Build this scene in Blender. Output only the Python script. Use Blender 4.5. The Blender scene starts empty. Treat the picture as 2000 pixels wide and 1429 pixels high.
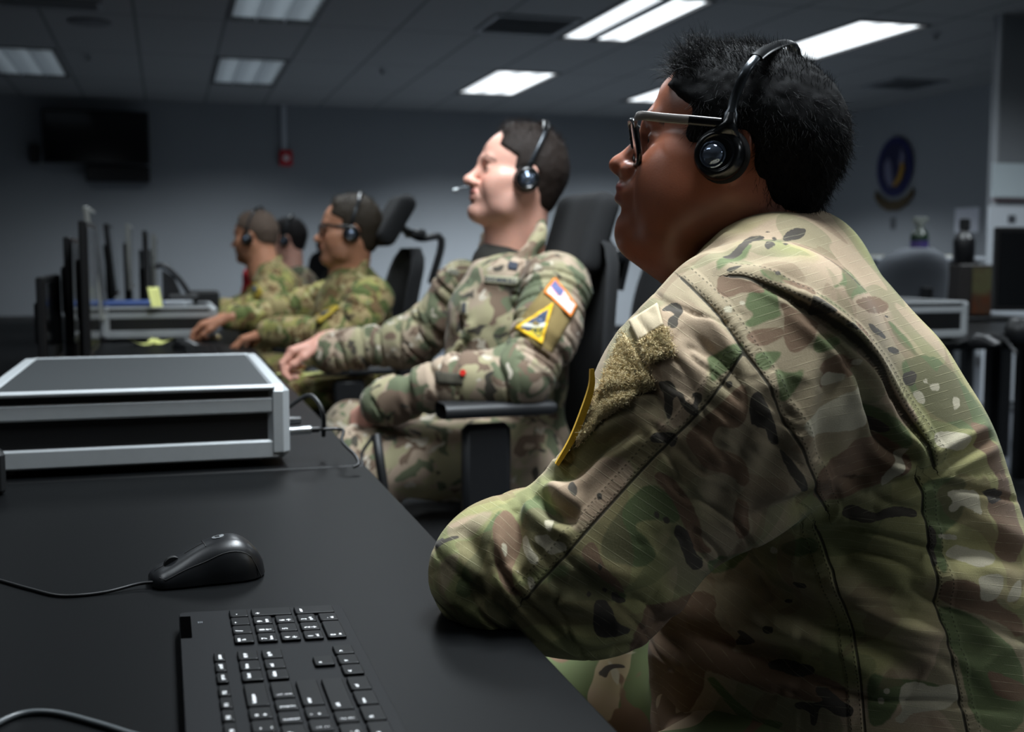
import bpy, math, random
import numpy as np
from mathutils import Vector, Matrix
from mathutils.bvhtree import BVHTree

SC = bpy.context.scene
COL = SC.collection
random.seed(7)
rng = np.random.default_rng(11)

# ------------------------------------------------------------------ camera
FOC = 2260.0; PCX = 1000.0; PCY = 714.5; CAMH = 1.05
PITCH = math.atan((PCY - 500) / FOC)
YAW = math.atan(675 / FOC * math.cos(PITCH))
CR = np.array([math.cos(YAW), -math.sin(YAW), 0.0])
CF = np.array([math.sin(YAW) * math.cos(PITCH), math.cos(YAW) * math.cos(PITCH), -math.sin(PITCH)])
CU = np.cross(CR, CF)
CO = np.array([0.0, 0.0, CAMH])
cam_d = bpy.data.cameras.new('camera'); cam = bpy.data.objects.new('camera', cam_d); COL.objects.link(cam)
cam_d.sensor_fit = 'HORIZONTAL'; cam_d.sensor_width = 36.0; cam_d.lens = FOC * 36.0 / 2000.0
cam_d.clip_start = 0.05; cam_d.clip_end = 60
_m = Matrix(((CR[0], CU[0], -CF[0], CO[0]), (CR[1], CU[1], -CF[1], CO[1]), (CR[2], CU[2], -CF[2], CO[2]), (0, 0, 0, 1)))
cam.matrix_world = _m
cam_d.dof.use_dof = True; cam_d.dof.focus_distance = 1.08; cam_d.dof.aperture_fstop = 6.0
SC.camera = cam

# ------------------------------------------------------------------ world, exposure
W_ = bpy.data.worlds.new('world'); SC.world = W_; W_.use_nodes = True
W_.node_tree.nodes['Background'].inputs[0].default_value = (0.55, 0.62, 0.72, 1)
W_.node_tree.nodes['Background'].inputs[1].default_value = 0.012
SC.view_settings.view_transform = 'Standard'; SC.view_settings.look = 'None'
SC.view_settings.gamma = 1.0; SC.view_settings.use_curve_mapping = False
SC.view_settings.exposure = 0.0

# ------------------------------------------------------------------ room size and ceiling lamps
CEIL = 2.65; YF = 12.72; XR = 7.42; XL = -3.4; YB = -3.0
# (name group, x0, x1, y0, y1, panel glow, lamp watts)
FIX = [  # x0, x1, y0, y1, visible glow of the louvre, lamp power
    (-1.38, -0.79, 9.80, 11.30, 0.30, 16),
    (0.44, 1.01, 8.30 - 1.5, 8.26, 0.42, 8),
    (0.44, 1.01, 9.80, 11.30, 0.36, 66),
    (2.77, 3.37, 9.80, 11.30, 1.5, 150),
    (2.80, 3.36, 6.78, 8.28, 1.6, 50),
    (4.56, 5.14, 7.05, 8.55, 1.6, 30),
    (4.56, 5.14, 9.90, 11.40, 1.5, 140),
    (0.44, 1.01, 0.80, 2.30, 1.5, 78),
    (2.80, 3.36, 0.80, 2.30, 1.5, 24),
    (0.44, 1.01, 3.80, 5.30, 1.5, 26),
    (2.80, 3.36, 3.80, 5.30, 1.5, 20),
    (-1.38, -0.79, 3.80, 5.30, 0.3, 6),
    (2.80, 3.36, -2.20, -0.70, 1.5, 46),  # added out of view as fill on the near sleeve and back
    (-1.38, -0.79, 0.80, 2.30, 1.5, 7),
    (4.56, 5.14, 3.80, 5.30, 1.5, 46),  # added out of view to brighten the partition face
]
LAMP_COL = (0.86, 0.94, 1.0)
for i, (x0, x1, y0, y1, g, pw) in enumerate(FIX):
    l = bpy.data.lights.new('fixture_light', 'AREA'); l.shape = 'RECTANGLE'
    l.size = x1 - x0 - .04; l.size_y = y1 - y0 - .04; l.energy = pw; l.color = LAMP_COL
    l.spread = math.radians(134 if y0 > 9 else 108 if y0 > 6 else 146)
    o = bpy.data.objects.new('fixture_light', l); COL.objects.link(o)
    o.location = ((x0 + x1) / 2, (y0 + y1) / 2, CEIL - .03)

# ------------------------------------------------------------------ helpers
def PW(px, py, d):
    "world point seen at a pixel of the photograph, d metres in front of the camera"
    return CO + d * (CF + CR * (px - PCX) / FOC - CU * (py - PCY) / FOC)
def ray(px, py): return CF + CR * (px - PCX) / FOC - CU * (py - PCY) / FOC
def PZ(px, py, z):
    v = ray(px, py); return CO + v * (z - CAMH) / v[2]
def PX(px, py, x):
    v = ray(px, py); return CO + v * x / v[0]
def PY(px, py, y):
    v = ray(px, py); return CO + v * y / v[1]
def proj(P):
    q = np.asarray(P, dtype=np.float64) - CO
    z = q @ CF
    return PCX + FOC * (q @ CR) / z, PCY - FOC * (q @ CU) / z, z

def s2l(c):
    c = c / 255.0
    return c / 12.92 if c <= 0.04045 else ((c + 0.055) / 1.055) ** 2.4
def rgb(r, g, b): return (s2l(r), s2l(g), s2l(b), 1.0)

class NT:
    "small node-tree writer"
    def __init__(self, name):
        self.m = bpy.data.materials.new(name); self.m.use_nodes = True
        self.t = self.m.node_tree; self.n = self.t.nodes; self.p = self.n['Principled BSDF']
    def node(self, typ, **kw):
        n = self.n.new(typ)
        for k, v in kw.items():
            if k.startswith('_'): setattr(n, k[1:], v)
            else: self.put(n.inputs[k.replace('__', ' ')], v)
        return n
    def put(self, sock, v):
        if isinstance(v, bpy.types.NodeSocket): self.t.links.new(v, sock)
        elif v is not None: sock.default_value = v
    def math(self, op, a, b=None, c=None, clamp=False):
        n = self.n.new('ShaderNodeMath'); n.operation = op; n.use_clamp = clamp
        self.put(n.inputs[0], a); self.put(n.inputs[1], b); self.put(n.inputs[2], c)
        return n.outputs[0]
    def mix(self, f, a, b):
        n = self.n.new('ShaderNodeMix'); n.data_type = 'RGBA'
        self.put(n.inputs[0], f); self.put(n.inputs[6], a); self.put(n.inputs[7], b)
        return n.outputs[2]
    def step(self, x, e0, e1):
        n = self.n.new('ShaderNodeMapRange'); n.interpolation_type = 'SMOOTHSTEP'
        self.put(n.inputs[0], x); n.inputs[1].default_value = e0; n.inputs[2].default_value = e1
        return n.outputs[0]
    def noise(self, vec, scale, detail=2.0, rough=0.5, dist=0.0, lac=2.0):
        n = self.n.new('ShaderNodeTexNoise'); self.put(n.inputs['Vector'], vec)
        n.inputs['Scale'].default_value = scale; n.inputs['Detail'].default_value = detail
        n.inputs['Roughness'].default_value = rough; n.inputs['Distortion'].default_value = dist
        return n.outputs[0]
    def obj(self):
        return self.n.new('ShaderNodeTexCoord').outputs['Object']
    def mapv(self, vec, scale=(1, 1, 1), loc=(0, 0, 0), rot=(0, 0, 0)):
        n = self.n.new('ShaderNodeMapping'); self.put(n.inputs[0], vec)
        n.inputs['Location'].default_value = loc; n.inputs['Rotation'].default_value = rot; n.inputs['Scale'].default_value = scale
        return n.outputs[0]
    def sep(self, vec):
        n = self.n.new('ShaderNodeSeparateXYZ'); self.put(n.inputs[0], vec); return n.outputs
    def attr(self, name):
        n = self.n.new('ShaderNodeAttribute'); n.attribute_name = name; return n.outputs['Fac']
    def bump(self, h, strength=0.3, dist=0.001, normal=None):
        n = self.n.new('ShaderNodeBump'); self.put(n.inputs['Height'], h)
        n.inputs['Strength'].default_value = strength; n.inputs['Distance'].default_value = dist
        if normal is not None: self.put(n.inputs['Normal'], normal)
        self.put(self.p.inputs['Normal'], n.outputs[0]); return n.outputs[0]
    def base(self, c): self.put(self.p.inputs['Base Color'], c)

def mat(name, col, rough=0.5, metal=0.0, spec=0.5, nscale=0.0, namp=0.0, bump=0.0, bscale=400.0, bdist=0.0005, coat=0.0, emit=None, estr=0.0, alpha=1.0, trans=0.0, sss=0.0, ior=1.5):
    t = NT(name); p = t.p
    p.inputs['Roughness'].default_value = rough; p.inputs['Metallic'].default_value = metal
    p.inputs['Specular IOR Level'].default_value = spec; p.inputs['Coat Weight'].default_value = coat
    p.inputs['IOR'].default_value = ior; p.inputs['Alpha'].default_value = alpha; p.inputs['Transmission Weight'].default_value = trans
    if sss:
        p.inputs['Subsurface Weight'].default_value = sss; p.inputs['Subsurface Radius'].default_value = (.01, .004, .002)
    v = t.obj()
    if namp:
        f = t.noise(v, nscale, 4, .6)
        a = tuple(max(0, x * (1 - namp)) for x in col[:3]) + (1,); b = tuple(min(1, x * (1 + namp)) for x in col[:3]) + (1,)
        t.base(t.mix(f, a, b))
    else: t.base(col)
    if bump: t.bump(t.noise(v, bscale, 2, .6), bump, bdist)
    if emit: p.inputs['Emission Color'].default_value = emit; p.inputs['Emission Strength'].default_value = estr
    return t.m

def props(o, label=None, cat=None, group=None, kind=None):
    if label: o['label'] = label
    if cat: o['category'] = cat
    if group: o['group'] = group
    if kind: o['kind'] = kind
    return o

def thing(name, label, cat, loc=(0, 0, 0), rotz=0.0, group=None):
    o = bpy.data.objects.new(name, None); COL.objects.link(o)
    o.location = [float(a) for a in loc]; o.rotation_euler = (0, 0, rotz); o.empty_display_size = .05
    return props(o, label, cat, group)

def wloc(o):
    v = np.zeros(3)
    while o is not None: v = v + np.array(o.location[:]); o = o.parent
    return v

class MB:
    "collects shapes into one mesh"
    def __init__(s): s.v = []; s.f = []; s.mi = []; s.cur = 0
    def mat(s, i): s.cur = i; return s
    def add(s, verts, faces):
        b = len(s.v); s.v.extend([tuple(float(c) for c in p) for p in verts])
        s.f.extend([tuple(i + b for i in f) for f in faces]); s.mi.extend([s.cur] * len(faces)); return s
    def box(s, c, d, R=None, taper=1.0, bev=0.0):
        c = np.array(c, float); h = np.array(d, float) / 2
        if bev > 0:
            bev = min(bev, *(h * .95)); V = []
            # rounded box: 24 verts
            idx = {}
            for sx in (-1, 1):
                for sy in (-1, 1):
                    for sz in (-1, 1):
                        for ax in range(3):
                            p = np.array([sx * h[0], sy * h[1], sz * h[2]])
                            for k in range(3):
                                if k != ax: p[k] -= np.sign(p[k]) * bev
                            idx[(sx, sy, sz, ax)] = len(V); V.append(p)
            F = []
            for ax in range(3):
                a1, a2 = [k for k in range(3) if k != ax]
                for sg in (-1, 1):
                    q = []
                    for (u, v) in ((-1, -1), (1, -1), (1, 1), (-1, 1)):
                        t = [0, 0, 0]; t[ax] = sg; t[a1] = u; t[a2] = v; q.append(idx[(t[0], t[1], t[2], ax)])
                    F.append(q)
                    # edges between ax face and a1 / a2 handled below
            for ax in range(3):
                a1, a2 = [k for k in range(3) if k != ax]
                for u in (-1, 1):
                    for v in (-1, 1):
                        q = []
                        for (sg, w) in ((-1, a1), (1, a1), (1, a2), (-1, a2)):
                            t = [0, 0, 0]; t[ax] = sg; t[a1] = u; t[a2] = v; q.append(idx[(t[0], t[1], t[2], w)])
                        F.append(q)
            for sx in (-1, 1):
                for sy in (-1, 1):
                    for sz in (-1, 1): F.append([idx[(sx, sy, sz, k)] for k in range(3)])
            V = np.array(V)
            FF = []
            for q in F:
                n = np.cross(V[q[1]] - V[q[0]], V[q[2]] - V[q[0]]); cc = V[q].mean(0)
                FF.append(q if n @ cc > 0 else q[::-1])
            F = FF
        else:
            V = np.array([(x * h[0], y * h[1], z * h[2]) for x in (-1, 1) for y in (-1, 1) for z in (-1, 1)])
            F = [(0, 1, 3, 2), (4, 6, 7, 5), (0, 4, 5, 1), (2, 3, 7, 6), (0, 2, 6, 4), (1, 5, 7, 3)]
        if taper != 1.0:
            t = (V[:, 2] / (2 * h[2]) + .5)[:, None]; V = np.concatenate([V[:, :2] * (1 + (taper - 1) * t), V[:, 2:]], 1)
        if R is not None: V = V @ np.array(R).T
        return s.add(V + c, F)
    def tube(s, pts, r, n=10, cap=True):
        P = [np.array(p, float) for p in pts]; m = len(P)
        rr = r if hasattr(r, '__len__') else [r] * m
        up = None; rings = []
        for i in range(m):
            t = P[min(i + 1, m - 1)] - P[max(i - 1, 0)]; t = t / (np.linalg.norm(t) + 1e-12)
            if up is None:
                a = np.array([0, 0, 1.0]) if abs(t[2]) < .9 else np.array([1.0, 0, 0]); u = np.cross(t, a)
            else: u = up - t * (up @ t)
            u /= (np.linalg.norm(u) + 1e-12); up = u; w = np.cross(t, u)
            rings.append([P[i] + rr[i] * (math.cos(2 * math.pi * k / n) * u + math.sin(2 * math.pi * k / n) * w) for k in range(n)])
        V = [p for rg in rings for p in rg]; F = []
        for i in range(m - 1):
            for k in range(n):
                a = i * n + k; b = i * n + (k + 1) % n; F.append((a, b, b + n, a + n))
        if cap: F.append(tuple(range(n))[::-1]); F.append(tuple(range((m - 1) * n, m * n)))
        return s.add(V, F)
    def lathe(s, prof, c=(0, 0, 0), n=24, R=None, cap=True):
        V = []; F = []
        for (r, z) in prof:
            for k in range(n):
                a = 2 * math.pi * k / n; V.append((r * math.cos(a), r * math.sin(a), z))
        m = len(prof)
        for i in range(m - 1):
            for k in range(n):
                a = i * n + k; b = i * n + (k + 1) % n; F.append((a, b, b + n, a + n))
        if cap:
            F.append(tuple(range(n))[::-1]); F.append(tuple(range((m - 1) * n, m * n)))
        V = np.array(V)
        if R is not None: V = V @ np.array(R).T
        return s.add(V + np.array(c, float), F)
    def prism(s, poly, z0, z1, M=None):
        "poly: 2D outline, extruded along z; M maps local xyz to world (4x4 or 3x3)"
        n = len(poly); V = np.array([(x, y, z0) for x, y in poly] + [(x, y, z1) for x, y in poly], float)
        a = sum(poly[i][0] * poly[(i + 1) % n][1] - poly[(i + 1) % n][0] * poly[i][1] for i in range(n))
        F = [tuple(range(n))[::-1], tuple(range(n, 2 * n))] + [(i, (i + 1) % n, (i + 1) % n + n, i + n) for i in range(n)]
        if (a < 0) != (z1 < z0): F = [f[::-1] for f in F]
        if M is not None:
            M = np.array(M, float)
            V = V @ M[:3, :3].T + (M[:3, 3] if M.shape == (4, 4) else 0)
        return s.add(V, F)
    def build(s, name, mats, parent=None, smooth=False, world=True, label=None):
        me = bpy.data.meshes.new(name)
        V = np.array(s.v, float)
        if parent is not None and world: V = V - wloc(parent)
        me.from_pydata(V.tolist(), [], s.f)
        if not isinstance(mats, (list, tuple)): mats = [mats]
        for m in mats: me.materials.append(m)
        if len(mats) > 1: me.polygons.foreach_set('material_index', s.mi)
        if smooth is True: me.polygons.foreach_set('use_smooth', [True] * len(me.polygons))
        elif smooth:
            me.polygons.foreach_set('use_smooth', [True] * len(me.polygons))
            me.set_sharp_from_angle(angle=math.radians(smooth))
        me.update()
        o = bpy.data.objects.new(name, me); COL.objects.link(o)
        if parent is not None: o.parent = parent
        if label: o['label'] = label
        return o

def spline(pts, n=8):
    "Catmull-Rom through the points"
    P = np.array(pts, float); P = np.vstack([2 * P[0] - P[1], P, 2 * P[-1] - P[-2]]); out = []
    for i in range(1, len(P) - 2):
        for k in range(n):
            t = k / n; a, b, c, d = P[i - 1], P[i], P[i + 1], P[i + 2]
            out.append(.5 * ((2 * b) + (-a + c) * t + (2 * a - 5 * b + 4 * c - d) * t * t + (-a + 3 * b - 3 * c + d) * t ** 3))
    out.append(P[-2]); return np.array(out)

def rotz(a): return np.array([[math.cos(a), -math.sin(a), 0], [math.sin(a), math.cos(a), 0], [0, 0, 1]])
def rotx(a): return np.array([[1, 0, 0], [0, math.cos(a), -math.sin(a)], [0, math.sin(a), math.cos(a)]])
def roty(a): return np.array([[math.cos(a), 0, math.sin(a)], [0, 1, 0], [-math.sin(a), 0, math.cos(a)]])

def text_mesh(s, size, font_scale=(1, 1)):
    "verts and faces of a word, centred on the origin in the xy plane"
    cu = bpy.data.curves.new('t', 'FONT'); cu.body = s; cu.size = size; cu.align_x = 'CENTER'; cu.align_y = 'CENTER'; cu.resolution_u = 2; cu.offset = size * .022
    o = bpy.data.objects.new('t', cu); COL.objects.link(o)
    dg = bpy.context.evaluated_depsgraph_get(); me = o.evaluated_get(dg).to_mesh()
    V = np.array([v.co[:] for v in me.vertices]).reshape(-1, 3); Fc = [tuple(p.vertices) for p in me.polygons]
    o.evaluated_get(dg).to_mesh_clear(); COL.objects.unlink(o); bpy.data.objects.remove(o); bpy.data.curves.remove(cu)
    if len(V): V[:, 0] *= font_scale[0]; V[:, 1] *= font_scale[1]
    return V, Fc

# fixture lights
# ------------------------------------------------------------------ structure
def tile_mat():
    t = NT('ceiling_tile'); v = t.obj(); x, y, z = t.sep(v)
    def grid(c, off, pitch, w):
        a = t.math('FRACT', t.math('DIVIDE', t.math('SUBTRACT', c, off), pitch))
        d = t.math('MINIMUM', a, t.math('SUBTRACT', 1.0, a))
        return t.math('SUBTRACT', 1.0, t.step(t.math('MULTIPLY', d, pitch), w * .7, w * 1.3))
    g = t.math('MAXIMUM', grid(x, .43, .592, .012), grid(y, 6.79, 1.505, .012))
    n = t.noise(v, 90, 3, .7)
    base = t.mix(n, rgb(122, 124, 125), rgb(142, 143, 142))
    t.base(t.mix(g, base, rgb(96, 98, 99))); t.p.inputs['Roughness'].default_value = .9
    t.bump(n, .3, .002); return t.m
def wall_mat(name, c):
    t = NT(name); v = t.obj(); n = t.noise(v, 3, 4, .6); n2 = t.noise(v, 180, 2, .6)
    t.base(t.mix(n, tuple(a * .93 for a in c[:3]) + (1,), c)); t.p.inputs['Roughness'].default_value = .85
    t.bump(n2, .25, .002); return t.m
def carpet_mat():
    t = NT('carpet'); v = t.obj(); n = t.noise(v, 260, 3, .7); n2 = t.noise(t.mapv(v, (1, 1, 1)), 9, 3, .6)
    t.base(t.mix(n2, t.mix(n, rgb(44, 47, 52), rgb(72, 76, 82)), t.mix(n, rgb(52, 55, 61), rgb(82, 86, 92))))
    t.p.inputs['Roughness'].default_value = 1; t.bump(n, .6, .004); return t.m
M_WALL = wall_mat('wall_paint', rgb(132, 136, 140)); M_CEIL = tile_mat(); M_CARPET = carpet_mat()
M_BASE = mat('baseboard_rubber', rgb(34, 35, 38), .6)
def slab(name, x0, x1, y0, y1, z0, z1, m, kind='structure', bev=0):
    mb = MB().box(((x0 + x1) / 2, (y0 + y1) / 2, (z0 + z1) / 2), (x1 - x0, y1 - y0, z1 - z0), bev=bev)
    return props(mb.build(name, m), kind=kind)
slab('floor', XL - .15, XR + .15, YB - .15, YF + .15, -.12, 0, M_CARPET)
# ceiling slab with openings where the light fixtures are recessed
def ceiling():
    xs = sorted({XL - .15, XR + .15} | {a for f in FIX for a in (f[0], f[1])}); ys = sorted({YB - .15, YF + .15} | {a for f in FIX for a in (f[2], f[3])})
    mb = MB()
    for i in range(len(xs) - 1):
        for j in range(len(ys) - 1):
            cx, cy = (xs[i] + xs[i + 1]) / 2, (ys[j] + ys[j + 1]) / 2
            if any(f[0] < cx < f[1] and f[2] < cy < f[3] for f in FIX): continue
            mb.box((cx, cy, CEIL + .01), (xs[i + 1] - xs[i], ys[j + 1] - ys[j], .02))
    props(mb.build('ceiling', M_CEIL), kind='structure')
    slab('ceiling', XL - .15, XR + .15, YB - .15, YF + .15, CEIL + .16, CEIL + .2, M_WALL)
ceiling()
slab('wall_back', XL, XR, YF, YF + .15, 0, CEIL, M_WALL)
slab('wall_right', XR, XR + .15, YB, YF, 0, CEIL, M_WALL)
slab('wall_left', XL - .15, XL, YB, YF, 0, CEIL, M_WALL)
slab('wall_front', XL, XR, YB - .15, YB, 0, CEIL, M_WALL)
slab('baseboard_back', XL, XR - .012, YF - .012, YF, 0, .1, M_BASE)
slab('baseboard_right', XR - .012, XR, YB, YF, 0, .1, M_BASE)
# partition wall at the right
slab('wall_partition', 5.36, XR - .02, 6.62, 6.69, .001, CEIL - .001, M_WALL)
slab('trim_1', 5.352, 5.372, 6.612, 6.632, .001, CEIL - .002, mat('corner_bead', rgb(170, 174, 178), .6))

# ------------------------------------------------------------------ ceiling fixtures
M_FRAME = mat('fixture_frame_dark', rgb(58, 60, 62), .5); M_LOUV = mat('louvre_metal', rgb(200, 204, 208), .35, .6)
M_CAN = mat('fixture_can', rgb(190, 192, 194), .6)
fix_lab = [
    'dim louvred ceiling light at the left edge of the ceiling', 'dim louvred ceiling light cut by the top edge, above the red alarm box',
    'small dim louvred ceiling light nearest the far wall at left, above the alarm conduit', 'bright ceiling light nearest the far wall, above the second airman',
    'bright ceiling light split by a dark middle band', 'bright long ceiling light right of the nearest airman\'s head',
    'bright ceiling light mostly hidden behind the nearest airman\'s forehead', 'ceiling light straight above the nearest airman, out of frame', 'ceiling light above and right of the nearest airman, out of frame', 'ceiling light above the airman in black glasses, out of frame',
    'ceiling light above the empty chairs at right, out of frame', 'dim ceiling light above the monitors, out of frame', 'added fill ceiling light behind the camera at right, out of frame', 'ceiling light left above the near desk, out of frame', 'added ceiling light for the partition, above the far right desk, out of frame']
for i, (x0, x1, y0, y1, g, pw) in enumerate(FIX):
    cx, cy = (x0 + x1) / 2, (y0 + y1) / 2
    t = thing('ceiling_light', fix_lab[i], 'ceiling light', (cx, cy, CEIL), group='ceiling light fixtures')
    L = bpy.data.objects['fixture_light' if i == 0 else 'fixture_light.%03d' % i]
    L.parent = t; L.location = (0, 0, -.012)
    w = .022; mb = MB()
    for (a, b, c, d) in ((x0, x1, y0, y0 + w), (x0, x1, y1 - w, y1), (x0, x0 + w, y0 + w, y1 - w), (x1 - w, x1, y0 + w, y1 - w)):
        mb.box(((a + b) / 2, (c + d) / 2, CEIL + .005), (b - a, d - c, .03))
    mb.build('frame', M_FRAME, t)
    mb = MB().box((cx, cy, CEIL + .13), (x1 - x0, y1 - y0, .01)); mb.build('housing', M_CAN, t)
    ec = (0.80, 0.93, 1.0, 1) if g < 1 else (0.90, 0.96, 1.0, 1)
    te = NT('fixture_diffuser'); te.base(rgb(225, 228, 230)); v = te.obj()
    te.p.inputs['Roughness'].default_value = .6
    te.p.inputs['Emission Color'].default_value = ec
    sx = te.math('SINE', te.math('MULTIPLY', te.sep(v)[0], 2 * math.pi / .19))
    te.put(te.p.inputs['Emission Strength'], te.math('MULTIPLY_ADD', sx, g * .35, g))
    mb = MB()
    if i == 4:
        q = (x1 - x0 - 2 * w) * .42
        mb.box((x0 + w + q / 2, cy, CEIL + .012), (q, y1 - y0 - 2 * w, .006)); mb.box((x1 - w - q / 2, cy, CEIL + .012), (q, y1 - y0 - 2 * w, .006))
        MB().box((cx, cy, CEIL + .012), (x1 - x0 - 2 * w - 2 * q, y1 - y0 - 2 * w, .01)).build('centre_band', mat('band', rgb(105, 112, 118), .5), t, label='dark grey middle band')
    else: mb.box((cx, cy, CEIL + .03 if g < 1 else CEIL + .012), (x1 - x0 - 2 * w, y1 - y0 - 2 * w, .006))
    mb.build('diffuser', te.m, t)
    if g < 1:
        mb = MB(); n = 9
        for k in range(1, n): mb.box((cx, y0 + (y1 - y0) * k / n, CEIL + .008), (x1 - x0 - 2 * w, .006, .034))
        for k in (1, 2): mb.box((x0 + (x1 - x0) * k / 3, cy, CEIL + .008), (.006, y1 - y0 - 2 * w, .034))
        mb.build('louvre', M_LOUV, t)
# vents, sprinklers
M_VENT = mat('vent_metal', rgb(128, 131, 134), .5)
def vent(x0, x1, y0, y1, lab):
    t = thing('ceiling_vent', lab, 'vent', ((x0 + x1) / 2, (y0 + y1) / 2, CEIL))
    MB().box(((x0 + x1) / 2, (y0 + y1) / 2, CEIL - .002), (x1 - x0, y1 - y0, .004)).build('backing', mat('vent_dark', rgb(70, 72, 75), .8), t)
    mb = MB(); w = .03
    for (a, b, c, d) in ((x0, x1, y0, y0 + w), (x0, x1, y1 - w, y1), (x0, x0 + w, y0 + w, y1 - w), (x1 - w, x1, y0 + w, y1 - w)):
        mb.box(((a + b) / 2, (c + d) / 2, CEIL - .01), (b - a, d - c, .012))
    mb.build('frame', M_VENT, t); mb = MB()
    for k in range(1, 8): mb.box(((x0 + x1) / 2, y0 + (y1 - y0) * k / 8, CEIL - .012), (x1 - x0 - 2 * w, .03, .006), R=rotx(.5))
    mb.build('slat', M_VENT, t)
vent(2.14, 2.74, 7.55, 8.15, 'square grey ceiling air vent left of the split bright light')
vent(-1.0, -.35, 7.9, 8.15, 'long thin ceiling air vent near the top left corner')
vent(6.35, 6.9, 9.2, 9.75, 'dark ceiling air vent right of the nearest airman\'s head')
t = thing('ceiling_speaker', 'round grey ceiling speaker grille between two dim lights at upper left', 'speaker', (-.46, 8.6, CEIL))
MB().lathe([(.14, 0), (.14, -.012), (.12, -.018), (.001, -.02)], (-.46, 8.6, CEIL), 32).build('grille', mat('grille', rgb(90, 92, 95), .7, bump=.4, bscale=500), t, smooth=40)
for k, (p, lab) in enumerate([((172, 107), 'ceiling sprinkler head below the round speaker grille'), ((747, 135), 'ceiling sprinkler head between the two lights in the middle of the ceiling'), ((1828, 65), 'ceiling sprinkler head right of the long bright light')]):
    q = PZ(p[0], p[1], CEIL)
    t = thing('sprinkler', lab, 'sprinkler', q, group='ceiling sprinklers')
    MB().lathe([(.038, 0), (.038, -.006), (.015, -.012), (.012, -.035)], q, 16).build('escutcheon', M_VENT, t, smooth=40)
    MB().lathe([(.001, -.036), (.022, -.036), (.022, -.040), (.001, -.040)], q, 12).build('deflector', mat('brass_dark', rgb(60, 58, 55), .4, .5), t)
# ------------------------------------------------------------------ sculpting: distance fields turned into meshes
def vnoise(P, seed=0):
    "smooth value noise in [-1, 1]"
    P = np.asarray(P, np.float32); i = np.floor(P).astype(np.int64); f = P - i; f = f * f * (3 - 2 * f)
    def h(a, b, c):
        n = (a * 73856093 ^ b * 19349663 ^ c * 83492791 ^ (seed * 2654435)) & 0xffffffff
        n = (n ^ (n >> 13)) * 1274126177 & 0xffffffff; n = n ^ (n >> 16)
        return (n & 0xffff).astype(np.float32) / 32767.5 - 1
    r = 0
    for dx in (0, 1):
        wx = f[..., 0] if dx else 1 - f[..., 0]
        for dy in (0, 1):
            wy = f[..., 1] if dy else 1 - f[..., 1]
            for dz in (0, 1):
                wz = f[..., 2] if dz else 1 - f[..., 2]
                r = r + wx * wy * wz * h(i[..., 0] + dx, i[..., 1] + dy, i[..., 2] + dz)
    return r
def fbm(P, seed=0, o=3):
    r = 0; a = 1.0; P = np.asarray(P, np.float32)
    for k in range(o): r = r + a * vnoise(P * 2 ** k + 17.3 * k, seed + k); a *= .5
    return r

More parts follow.
